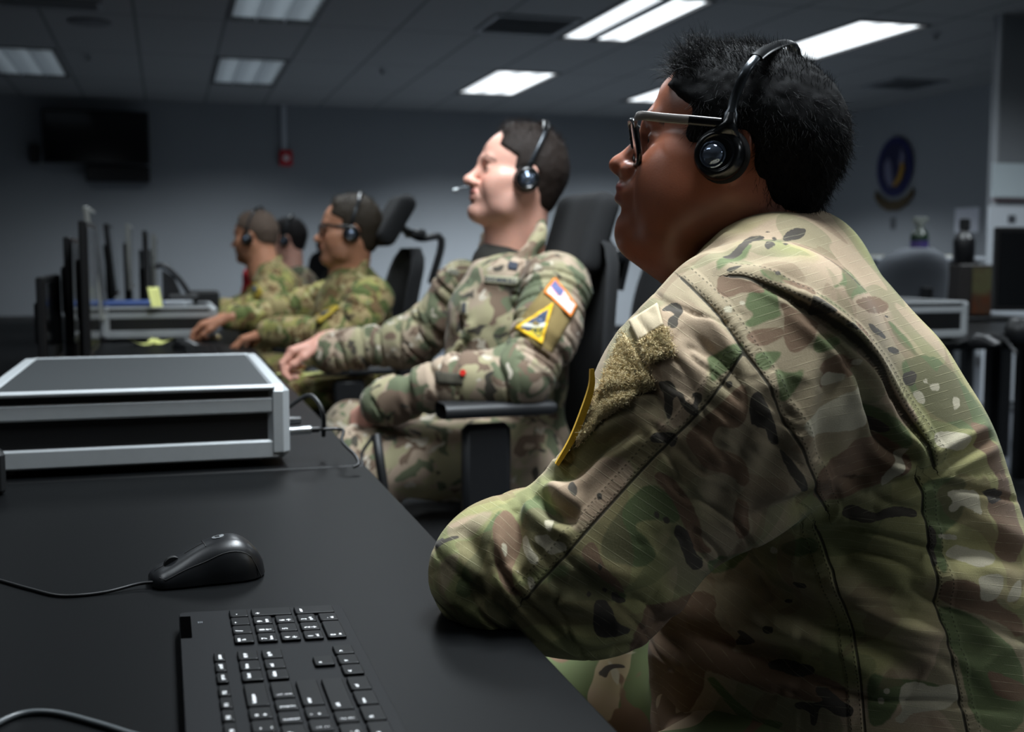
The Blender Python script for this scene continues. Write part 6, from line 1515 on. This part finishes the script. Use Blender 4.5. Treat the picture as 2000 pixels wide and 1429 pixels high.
# ------------------------------------------------------------------ chairs
M_CH = mat('chair_fabric', rgb(15, 16, 18), .9, nscale=300, namp=.2, bump=.4, bscale=700); M_CHP = mat('chair_plastic', rgb(18, 19, 21), .42); M_PAD = mat('armrest_pad', rgb(26, 27, 29), .5)
def chair(loc, ang, lab, seat_z=.47, back_h=.52, recline=.12, headrest=None, arms=.24, grp='black office chairs', mb_mat=None, arm_x=.02, back_w=.46, back_x=-.21, arm_w=.27, hs=.070):
    t = thing('office_chair', lab, 'chair', (loc[0], loc[1], 0), ang, grp); M_ = mb_mat or M_CH
    def B(mb, nm, m, sm=40): return mb.build(nm, m, t, smooth=sm, world=False)
    f = Field((-.30, -.30, seat_z - .12), (.32, .30, seat_z + .08), .012); f.rbox((0, 0, seat_z - .04), (.24, .24, .045), .04, k=0); f.ell((.2, 0, seat_z - .03), (.08, .22, .035), k=.05)
    V, F = f.mesh(); o = mesh_np('seat', V, F, M_, t) if False else None
    me = mesh_np('seat', V, F, M_); me.parent = t
    # curved back
    nu, nv = 16, 14; Tn = np.zeros((nu + 1, nv + 1, 3)); Bk = np.zeros_like(Tn)
    for i in range(nu + 1):
        for j in range(nv + 1):
            y = (i / nu * 2 - 1); z = j / nv; wv = (back_w / 2) * (1 - .16 * (2 * z - 1) ** 2 - .12 * z ** 4)
            if z > .86: wv *= math.sqrt(max(0.05, 1 - ((z - .86) / .16) ** 2))
            if z < .08: wv *= .86
            x = back_x - recline * z * back_h * 1.2 + .045 * y * y + .03 * math.sin(z * math.pi) * 1.0
            Tn[i, j] = (x, y * wv, seat_z + .09 + z * back_h); th = .028 * (1 - y ** 6) * (1 - (2 * z - 1) ** 8) + .012; Bk[i, j] = (x - th, y * wv, seat_z + .09 + z * back_h)
    V, F, _, _ = Surf._sheet(Tn, Bk); me = mesh_np('backrest', V, F, M_); me.parent = t
    B(MB().tube(spline([(-.05, 0, seat_z - .08), (-.20, 0, seat_z - .07), (back_x - .07, 0, seat_z + .05), (back_x - .07 - recline * .35, 0, seat_z + .40)], 5), [.03] * 16, 10), 'back_support', M_CHP)
    if headrest:
        hz, hx, tl = headrest; f = Field((hx - .2, -.2, hz - .16), (hx + .16, .2, hz + .16), .010); f.rbox((hx, 0, hz), (.034, .135, hs), .030, R=roty(tl), k=0); V, F = f.mesh(); me = mesh_np('headrest', V, F, M_); me.parent = t
        bx = back_x - .05 - recline * back_h
        B(MB().tube(spline([(bx - .01, 0, seat_z + .09 + back_h * .75), (bx - .05, 0, seat_z + back_h + .12), (hx - .10, 0, hz - .06), (hx - .03, 0, hz - .02)], 5), .014, 10), 'headrest_post', M_CHP)
        B(MB().box((hx - .085, 0, hz - .045), (.06, .12, .03), bev=.008), 'headrest_bracket', M_CHP)
    for sy in (-1, 1):
        f = Field((-.2, sy * arm_w - .07, seat_z + arms - .04), (.24, sy * arm_w + .07, seat_z + arms + .04), .008); f.rbox((arm_x, sy * arm_w, seat_z + arms), (.150, .045, .016), .015, k=0); V, F = f.mesh(); me = mesh_np('armrest', V, F, M_PAD); me.parent = t
        mb = MB(); mb.box((arm_x, sy * arm_w, seat_z + arms / 2 - .06), (.105, .035, arms + .06), bev=.012); mb.box((arm_x, sy * (arm_w - .06), seat_z - .09), (.08, .17, .025), bev=.008); B(mb, 'arm_post', M_CHP)
    B(MB().box((0, 0, seat_z - .12), (.26, .2, .06), bev=.02), 'mechanism', M_CHP); B(MB().lathe([(.035, .12), (.035, .24), (.022, .24), (.022, seat_z - .13)], (0, 0, 0), 16), 'gas_column', M_CHP)
    for k in range(5):
        a = 2 * math.pi * k / 5 + .3; d = np.array([math.cos(a), math.sin(a), 0]); leg = B(MB().tube([d * .03 + np.array([0, 0, .13]), d * .18 + np.array([0, 0, .11]), d * .31 + np.array([0, 0, .075])], [.03, .022, .015], 8), 'base_leg', M_CHP)
        c = d * .31; w_ = MB(); ax = np.array([-d[1], d[0], 0]); w_.tube([c + ax * -.02 + np.array([0, 0, .03]), c + ax * .02 + np.array([0, 0, .03])], .028, 14); o = w_.build('castor', M_CHP, leg, smooth=40, world=False)
    return t
w2 = PW(1010, 860, 2.72)
chair((w2[0] - .03, w2[1]), math.pi + .05, 'black office chair of the airman with the flag patch', seat_z=.46, headrest=(1.10, -.185, -.30), recline=.03, arms=.275, arm_x=.135, hs=.100, back_h=.56)
w3 = PW(690, 740, 4.15)
chair((w3[0] - .035, w3[1]), math.pi, 'black office chair with tilted headrest of the airman in glasses', seat_z=.47, headrest=(1.175, -.18, -.55), recline=.10, arms=.2, hs=.10)
w4 = PW(545, 690, 5.5); chair((w4[0] + .02, w4[1]), math.pi, 'office chair of the airman with shaved sides', seat_z=.46, back_h=.45)
w5 = PW(588, 655, 6.6); chair((w5[0] + .0, w5[1]), math.pi, 'office chair with headrest of the half hidden airman', seat_z=.47, headrest=(1.10, -.27, -.1))
w6 = PW(516, 640, 7.7); chair((w6[0] + .02, w6[1]), math.pi, 'office chair of the person in red', seat_z=.46, back_h=.42)
w1 = PW(1700, 1500, 1.3); chair((w1[0] + .06, w1[1] + .02), math.pi - .35, 'office chair of the nearest airman, mostly hidden by his back', seat_z=.40, back_h=.44, back_x=-.27, arms=.16, recline=.22)
w7 = PW(660, 560, 9.3); chair((w7[0], w7[1]), math.pi * 1.5, 'empty office chair whose round headrest shows in front of the face in glasses', seat_z=.50, headrest=(1.16, -.28, 0))
c1 = PW(1262, 640, 5.2); chair((c1[0], c1[1]), math.radians(200), 'empty black chair behind the nearest airman\'s chin', headrest=(1.13, -.28, .1), seat_z=.47)
c2 = PW(1170, 640, 4.3); chair((c2[0], c2[1]), math.radians(170), 'empty black chair right behind the chair of the airman with the flag patch', seat_z=.50, back_h=.5)
c3 = PW(1722, 640, 5.9); M_MESH = mat('chair_mesh_grey', rgb(70, 74, 80), .8, bump=.5, bscale=600); chair((c3[0], c3[1]), math.radians(95), 'grey mesh backed chair behind the far right equipment case', seat_z=.50, back_h=.50, back_w=.50, mb_mat=M_MESH)
c4 = PW(1960, 900, 3.9)

# ------------------------------------------------------------------ monitors of the left row, seen edge on
M_MON = mat('monitor_black', rgb(12, 12, 13), .4); M_MONS = mat('monitor_silver', rgb(150, 152, 148), .4, .3); M_SCR = mat('screen_dark', rgb(6, 7, 9), .12)
def monitor(px, ytop, X, wd, h, lab, lean=0.0, rim=None, grp='edge-on monitors on the left desks', yaw=0.0, th=.02):
    p = PX(px, ytop, X); y0 = p[1]; z1 = p[2]; z0 = z1 - h
    t = thing('monitor', lab, 'monitor', (X, y0 + wd / 2, ZT), group=grp); R = rotz(yaw) @ roty(lean); c = np.array([X, y0 + wd / 2, z1 - h / 2])
    MB().box(c, (th, wd, h), R=R, bev=.004).build('housing', rim or M_MON, t); MB().box(c + R @ np.array([th / 2 + .0008, 0, .004]), (.002, wd - .03, h - .04), R=R).build('screen', M_SCR, t)
    MB().box(c - R @ np.array([th / 2 + .012, 0, 0]), (.012, wd * .5, h * .45), R=R, bev=.006).build('back_cover', M_MON, t)
    b = np.array([X - .012, y0 + wd / 2, ZT]); MB().tube([c - np.array([.012, 0, .02]), np.array([X - .012, y0 + wd / 2, max(z0, ZT + .06)]), b + np.array([0, 0, .01])], .02, 10).build('stand_neck', M_MON, t, smooth=40)
    MB().lathe([(.06, 0), (.06, .008), (.03, .014)], b, 24).build('stand_base', M_MON, t, smooth=30)
    return t
monitor(77, 541, -.300, .46, .24, 'low black monitor edge farthest left behind the silver framed case')
monitor(130, 462, -.262, .44, .30, 'black monitor edge second from the left')
monitor(160, 430, -.205, .42, .36, 'tall black monitor edge in front of the silver rimmed one', lean=0)
monitor(178, 402, -.245, .38, .40, 'tallest monitor edge, dull silver rim, leaning', lean=-.10, rim=M_MONS)
monitor(212, 436, -.25, .44, .34, 'grey monitor edge leaning beside the tallest one', lean=-.08)
monitor(249, 437, -.175, .50, .32, 'light rimmed upright monitor edge in the middle of the far group', rim=M_MONS)
monitor(282, 450, -.090, .34, .30, 'dark monitor edge second from right in the far group')
monitor(299, 457, -.063, .40, .28, 'pale topped monitor edge farthest right in the far group', rim=M_MONS)

# ------------------------------------------------------------------ small things on the left desks
M_NOTE = mat('note_yellow', rgb(222, 224, 140), .8)
def note(c, ang, lab, size=(.076, .076), tilt=0.0, curl=.012, grp=None, m=None):
    U = np.linspace(-.5, .5, 9); T = np.zeros((9, 9, 3)); R = rotz(ang) @ rotx(tilt)
    for i, u in enumerate(U):
        for j, v in enumerate(U): T[i, j] = np.array(c) + R @ np.array([u * size[0], v * size[1], curl * (2 * u) ** 2 + .0008])
    V, F, _, _ = Surf._sheet(T, T - np.array([0, 0, .0006])); return props(mesh_np('sticky_note', V, F, m or M_NOTE), lab, 'sticky note', grp)
q = PZ(282, 672, ZT + .002)
note(q, .2, 'crumpled yellow note lying on the third desk, the left one', (.09, .07), 0, .016); note(q + np.array([.055, .02, .003]), -.3, 'crumpled yellow note lying on the third desk, the right one', (.075, .06), .1, .012)
q = PX(302, 578, .0); q = PY(302, 580, 4.40); note(q + np.array([0, -.01, 0]), .5, 'yellow note standing against the top of the dark equipment case', (.045, .075), 1.2, .003)
q = PY(586, 700, 3.05); note(np.array([q[0], 3.05, ZT + .002]), .1, 'yellow note under the hand of the airman with the flag patch', (.12, .07), 0, .002)
mouse(PZ(368, 682, ZT), math.pi * .9, 'dark mouse on the third desk right of the crumpled yellow notes', detail=False)
mouse(PZ(395, 648, ZT), math.pi * .95, 'dark mouse under the hand of the airman in glasses', detail=False)
q = PZ(420, 662, ZT); props(MB().lathe([(.022, 0), (.022, .012), (.016, .016)], q, 20).build('knob', mat('brass_cap', rgb(200, 180, 140), .3, .6), smooth=30), 'small brass coloured cap on the third desk, right of the dark mouse', 'cap')
def slim_keyboard(c, ang, lab):
    t = thing('keyboard', lab, 'keyboard', c, group='keyboards on the far desks'); R = rotz(ang); c = np.array(c); MB().box(c + np.array([0, 0, .009]), (.14, .42, .016), R=R, bev=.004).build('case', M_KB, t)
    mb = MB()
    for i in range(5):
        for j in range(18): mb.box(c + R @ np.array([-.048 + i * .022, -.18 + j * .021, .0195]), (.018, .017, .005), R=R)
    o = mb.build('key', M_KEY, t); o['kind'] = 'stuff'
slim_keyboard((.10, 2.66, ZT), 0, 'dark keyboard on the second desk behind the silver framed case'); slim_keyboard((.12, 3.72, ZT), 0, 'dark keyboard on the third desk behind the crumpled notes')
# folders and papers on the second equipment case
zc = ZT + .125
props(MB().box((-.13, 4.62, zc + .008), (.22, .20, .016), R=rotz(.1), bev=.003).build('folder', mat('folder_blue', rgb(60, 84, 140), .6)), 'blue folder lying on the dark equipment case', 'folder')
props(MB().box((.03, 4.66, zc + .006), (.10, .20, .012), R=rotz(-.2)).build('paper_stack', mat('paper_grey', rgb(170, 175, 180), .8)), 'stack of grey papers on the dark equipment case', 'papers')
# phone-like device with an arching arm
t = thing('desk_microphone', 'black device with a long arching arm on the dark equipment case', 'device', PY(360, 588, 4.75))
b0 = PY(358, 585, 4.78); MB().box((b0[0], b0[1], zc + .018), (.12, .10, .034), bev=.008).build('base', M_BLK, t)
MB().tube(spline([PY(302, 520, 4.78), PY(322, 520, 4.78), PY(350, 545, 4.78), PY(370, 575, 4.78), PY(374, 592, 4.78)], 6), .011, 10).build('arm', M_BLK, t, smooth=60)
MB().prism([(0, 0), (.085, 0), (.045, .10), (.0, .13)], -.02, .02, M=np.array([[1, 0, 0, PY(318, 588, 4.80)[0]], [0, 0, 1, 4.80], [0, 1, 0, zc + .002], [0, 0, 0, 1]])).build('stand', M_BLK, t)
q = PY(390, 560, 4.9); props(MB().box((q[0] + .02, 5.25, ZT + .08), (.14, .12, .16), bev=.01).build('box', M_BLKM), 'black box on the far desk right of the arching arm', 'box')
q = PZ(405, 600, ZT + .03); props(MB().lathe([(.03, 0), (.032, .05), (.02, .07)], (q[0] - .02, 5.1, ZT), 20).build('cup', mat('glass_grey', rgb(150, 156, 164), .15, .3), smooth=40), 'small shiny cup beside the hand of the airman with shaved sides', 'cup')
# cables hanging below the desk edge by the second airman
cable('coiled_cable', [PW(735, 850, 2.35), PW(742, 900, 2.33), PW(750, 960, 2.33), PW(752, 1030, 2.34)], .010, M_BLK, 'thick black ribbed cable hanging behind the desk edge')
cable('hanging_cable', [PW(728, 852, 2.36), PW(706, 890, 2.35), PW(720, 930, 2.33), PW(748, 960, 2.33)], .0035, M_BLK, 'thin black cable looping beside the ribbed cable')

# ------------------------------------------------------------------ far wall: screens, alarm, conduit
def wall_box(x0, y0, x1, y1, Y, th):
    a = PY(x0, y0, Y); b = PY(x1, y1, Y); return ((a[0] + b[0]) / 2, Y + th / 2 * 0, (a[2] + b[2]) / 2), (abs(b[0] - a[0]), th, abs(a[2] - b[2]))
t = thing('television', 'wide black wall television at upper left', 'television', PY(185, 260, YF - .1))
c, s_ = wall_box(80, 212, 293, 322, YF - .16, .06); MB().box(c, s_, bev=.01).build('housing', M_MON, t); MB().box((c[0], c[1] - .032, c[2]), (s_[0] - .04, .003, s_[2] - .04)).build('screen', M_SCR, t); MB().box((c[0], YF - .067, c[2]), (.4, .122, .3)).build('wall_bracket', M_STEEL, t)
c, s_ = wall_box(166, 322, 293, 356, YF - .14, .08); t2 = thing('cabinet', 'black wall box below the right half of the television', 'box', (c[0], YF - .1, c[2])); MB().box((c[0], YF - .07, c[2]), (s_[0], .136, s_[2]), bev=.01).build('housing', M_MON, t2)
c, s_ = wall_box(56, 282, 78, 318, YF - .10, .1); props(MB().box((c[0], YF - .053, c[2]), (s_[0], .1, s_[2]), bev=.01).build('junction_box', M_MON), 'small black box on the wall left of the television', 'box')
t = thing('fire_alarm', 'red fire alarm box on the far wall at the foot of a white conduit', 'fire alarm', PY(557, 310, YF)); c, s_ = wall_box(545, 294, 570, 324, YF, .06)
MB().box((c[0], YF - .032, c[2]), (s_[0], .06, s_[2]), bev=.008).build('housing', mat('alarm_red', rgb(190, 20, 34), .5), t); MB().lathe([(.035, 0), (.03, .012), (.01, .016)], (c[0], YF - .062, c[2]), 18, R=rotx(math.pi / 2)).build('strobe', mat('strobe_white', rgb(210, 200, 200), .3), t)
a = PY(555, 292, YF - .03); props(MB().box((a[0], YF - .022, (a[2] + CEIL) / 2), (.055, .04, CEIL - a[2] - .004), bev=.006).build('conduit', mat('conduit_white', rgb(178, 182, 186), .5)), 'white conduit running from the ceiling to the red fire alarm', 'conduit')

# ------------------------------------------------------------------ right side: emblem, outlet, paper, cabinet, bottles
Cc = PX(1748, 326, XR - .02); rv = (PX(1748, 268, XR - .02)[2] - PX(1748, 384, XR - .02)[2]) / 2
t = thing('wall_emblem', 'round dark blue emblem with white wing and yellow crescent on the right wall', 'emblem', Cc); RX = np.array([[0, 0, -1.0], [-1, 0, 0], [0, 1, 0]])
def M4(dx): m = np.eye(4); m[:3, :3] = RX; m[:3, 3] = Cc + np.array([dx, 0, 0]); return m
rh = rv * 1.0
def ellp(a, b, n=40, c=(0, 0)): return [(c[0] + a * math.cos(2 * math.pi * k / n), c[1] + b * math.sin(2 * math.pi * k / n)) for k in range(n)]
MB().prism(ellp(rh, rv), 0, .012, M=M4(0)).build('disc', mat('emblem_blue', rgb(16, 20, 78), .6), t)
MB().prism(ellp(rh * .80, rv * .80), .013, .018, M=M4(0)).build('field', mat('emblem_dark_blue', rgb(11, 14, 58), .6), t)
wing = [(-.45, -.35), (-.5, .1), (-.28, .35), (-.12, .1), (-.05, -.2), (.0, -.62), (-.2, -.66)]
MB().prism([(x * rh, y * rv) for x, y in wing], .019, .024, M=M4(0)).build('wing', mat('emblem_white', rgb(100, 100, 122), .6), t)
MB().prism([(x * rh, y * rv) for x, y in [(.30, .05), (.44, .62), (.6, .3), (.58, .0), (.45, -.0)]], .019, .024, M=M4(0)).build('feather', bpy.data.materials['emblem_white'], t)
cres = [(.58, .12), (.64, -.1), (.5, -.45), (.15, -.68), (.02, -.62), (.28, -.36), (.40, -.1), (.44, .10)]
MB().prism([(x * rh, y * rv) for x, y in cres], .025, .03, M=M4(0)).build('crescent', mat('emblem_yellow', rgb(150, 112, 12), .6), t)
scr = [(-1.05, -.75), (-.7, -1.0), (-.3, -1.15), (.3, -1.15), (.7, -1.0), (1.05, -.75), (1.1, -1.0), (.75, -1.3), (.3, -1.47), (-.3, -1.47), (-.75, -1.3), (-1.1, -1.0)]
MB().prism([(x * rh, y * rv) for x, y in scr], 0, .012, M=M4(0)).build('scroll', mat('emblem_gold', rgb(70, 55, 24), .6), t)
c = PX(1745, 436, XR); props(MB().box((XR - .005, c[1], c[2]), (.008, .08, .12), bev=.002).build('outlet_plate', mat('plate_dark', rgb(70, 72, 76), .5)), 'dark wall plate below the round emblem', 'wall plate')
a = PX(1866, 407, XR - .005); b = PX(1911, 453, XR - .005); props(MB().box((XR - .004, (a[1] + b[1]) / 2, (a[2] + b[2]) / 2), (.004, abs(a[1] - b[1]), abs(a[2] - b[2]))).build('paper_notice', mat('paper_white', rgb(200, 202, 210), .8)), 'white paper notice on the right wall next to the partition', 'paper')
# cabinet with things on top
cb = PW(1775, 494, 6.9); zt = 1.045
t = thing('cabinet', 'grey cabinet behind the grey mesh chair', 'cabinet', (cb[0], cb[1], 0)); MB().box((cb[0], cb[1], zt / 2 + .01), (.70, .40, zt - .04), bev=.01).build('body', mat('cabinet_grey', rgb(78, 82, 86), .6), t)
MB().box((cb[0], cb[1], zt - .012), (.74, .44, .024), bev=.006).build('top', mat('cabinet_top', rgb(150, 155, 160), .5), t)
for sx in (-.17, .17): d = MB().box((cb[0] + sx, cb[1] - .203, .52), (.33, .012, .90), bev=.004).build('door', mat('cabinet_door', rgb(70, 74, 78), .6), t); MB().box((cb[0] + sx * .2, cb[1] - .215, .6), (.012, .014, .12)).build('handle', M_STEEL, d)
for k, (dx, dy, an) in enumerate(((-.16, -.08, .3), (.17, -.02, -.4))):
    MBx = MB().box((cb[0] + dx, cb[1] + dy, zt + .006), (.21, .28, .010), R=rotz(an)).build('papers', mat('paper_cream', rgb(190, 186, 170), .8)); props(MBx, ('papers at the left end of the grey cabinet top', 'papers at the right end of the grey cabinet top')[k], 'papers')
def bottle(p, h, r, m, lab, capm, spray=False, band=None):
    t = thing('bottle', lab, 'bottle', p); k = h
    MB().lathe([(r * .9, 0), (r, .01), (r, k * .50), (r * .85, k * .60), (r * .42, k * .70), (r * .40, k * .78)], p, 24).build('body', m, t, smooth=50)
    if band: MB().lathe([(r * 1.015, k * .12), (r * 1.015, k * .40)], p, 24, cap=False).build('wrapper', band, t, smooth=40)
    if spray:
        mb = MB().lathe([(r * .5, k * .76), (r * .5, k * .85), (r * .3, k * .87)], p, 16); P0 = np.array(p) + np.array([0, 0, k * .92]); mb.box(P0, (r * 1.8, r * .6, k * .12), bev=.004); mb.box(P0 + np.array([-r * .8, 0, -k * .08]), (.008, .01, k * .12), R=roty(.4)); mb.build('spray_head', capm, t, smooth=30)
    else: MB().lathe([(r * .5, k * .76), (r * .5, k * .98), (r * .3, k)], p, 16).build('cap', capm, t, smooth=40)
pb = PW(1795, 489, 6.85); pb[2] = zt + .0
bottle(pb, .24, .052, mat('bottle_green', rgb(18, 36, 20), .25), 'green spray bottle with purple wrapper on the grey cabinet', mat('spray_grey', rgb(96, 100, 96), .4), True, mat('wrapper_purple', rgb(40, 28, 80), .5))
# side table with a picture box and black bottle
st = PW(1885, 592, 6.0); zs = st[2]
desk(st[0] - .22, st[0] + .30, st[1] - .15, st[1] + .35, 'small dark table under the box with the orange picture', group=None)
bz = ZT; x0 = st[0]; t = thing('box', 'dark box with an orange and green picture on its front', 'box', (x0, st[1], bz)); hb = PW(1885, 516, 6.0)[2] - bz
MB().box((x0, st[1], bz + hb / 2), (.20, .16, hb), bev=.004).build('carton', mat('carton_dark', rgb(24, 20, 18), .6), t)
pm = NT('picture'); v = pm.obj(); z = pm.sep(v)[2]; c_ = pm.mix(pm.step(z, hb * .35, hb * .5), rgb(70, 36, 14), rgb(72, 70, 44)); pm.base(pm.mix(pm.step(pm.noise(v, 18, 3), .5, .62), c_, rgb(60, 40, 24)))
MB().box((x0 + .035, st[1] - .082, bz + hb / 2), (.12, .003, hb - .03)).build('picture', pm.m, t)
bottle((x0 - .02, st[1], bz + hb), .235, .055, mat('bottle_black', rgb(16, 16, 18), .3), 'black bottle standing on the dark picture box', M_BLK)
# right row of desks with a case
def rdesk(x0, x1, y0, y1, lab): return desk(x0, x1, y0, y1, lab, group='desks of the right row')
rdesk(2.55, 3.75, 3.55, 4.6, 'black desk at right under the right equipment case')
p = PZ(1745, 668, ZT); p2 = PZ(1925, 668, ZT)
case(p[0] - .10, p2[0], p[1] + .0, p[1] + .5, ZT + .0, .145, 'blurred silver framed equipment case on the right desk')
mouse(PZ(1905, 672, ZT) + np.array([0, -.05, 0]), 2.0, 'dark mouse in front of the right equipment case', detail=False)
cable('desk_cable', [PZ(1870, 670, ZT + .004), PZ(1930, 655, ZT + .004), PZ(1960, 662, ZT + .004), PZ(1985, 690, ZT + .004)], .005, M_BLK, 'black cable lying on the right desk')
o = MB().lathe([(.02, 0), (.045, .02), (.05, .05), (.03, .085), (.01, .09)], PZ(1988, 668, ZT), 24).build('trackball', M_BLK, smooth=50); props(o, 'black round device at the right edge of the right desk', 'device')
t = thing('computer_tower', 'black computer tower standing under the right desk', 'computer', (3.02, 4.1, 0)); MB().box((3.02, 4.1, .23), (.2, .42, .44), bev=.01).build('housing', M_BLKM, t); MB().box((3.02, 3.888, .23), (.16, .006, .36)).build('front_panel', M_BLK, t)
# monitor in front of the partition
t = thing('monitor', 'black monitor cut by the right edge of the picture', 'monitor', PW(1985, 640, 4.45)); c = PW(2040, 525, 4.45); R = rotz(-.25)
MB().box(c, (.40, .03, .32), R=R, bev=.005).build('housing', M_MON, t); MB().box(c + R @ np.array([0, -.0165, 0]), (.37, .003, .28), R=R).build('screen', M_SCR, t); MB().box((c[0], c[1] + .02, (c[2] + ZT) / 2 - .05), (.05, .02, c[2] - ZT - .1)).build('stand_neck', M_MON, t); MB().box((c[0], c[1] + .02, ZT + .006), (.22, .16, .012), bev=.004).build('stand_base', M_MON, t)
rdesk(3.76, 4.8, 3.55, 4.6, 'black desk at the far right under the cut off monitor')
# boards on the partition
Yp = 6.62
def pboard(x0, y0, x1, y1, m, name, lab, th=.012, cat='board'):
    a = PY(x0, y0, Yp - th); b = PY(x1, y1, Yp - th); return props(MB().box(((a[0] + b[0]) / 2, Yp - th / 2 - .001, (a[2] + b[2]) / 2), (abs(b[0] - a[0]), th, abs(a[2] - b[2])), bev=.002).build(name, m), lab, cat)
pboard(1940, 318, 2120, 388, mat('board_pale', rgb(200, 212, 216), .4), 'whiteboard', 'pale board strip on the partition at right')
pboard(1940, 389, 2120, 394, mat('rail_red', rgb(96, 52, 60), .5), 'marker_rail', 'dark red rail under the pale board strip', .03, 'rail')
pboard(1932, 402, 2120, 778, mat('board_white', rgb(206, 212, 218), .6), 'white_panel', 'tall white panel on the partition behind the cut off monitor', .014)
pboard(1970, 420, 1984, 436, mat('mark_grey', rgb(70, 74, 80), .6), 'switch', 'small dark switch on the tall white panel', .02, 'switch')
# clutter behind the nearest airman's chin
case(2.60, 3.05, 4.12, 4.56, ZT, .11, 'small equipment case at the back of the right desk beyond the nearest airman')
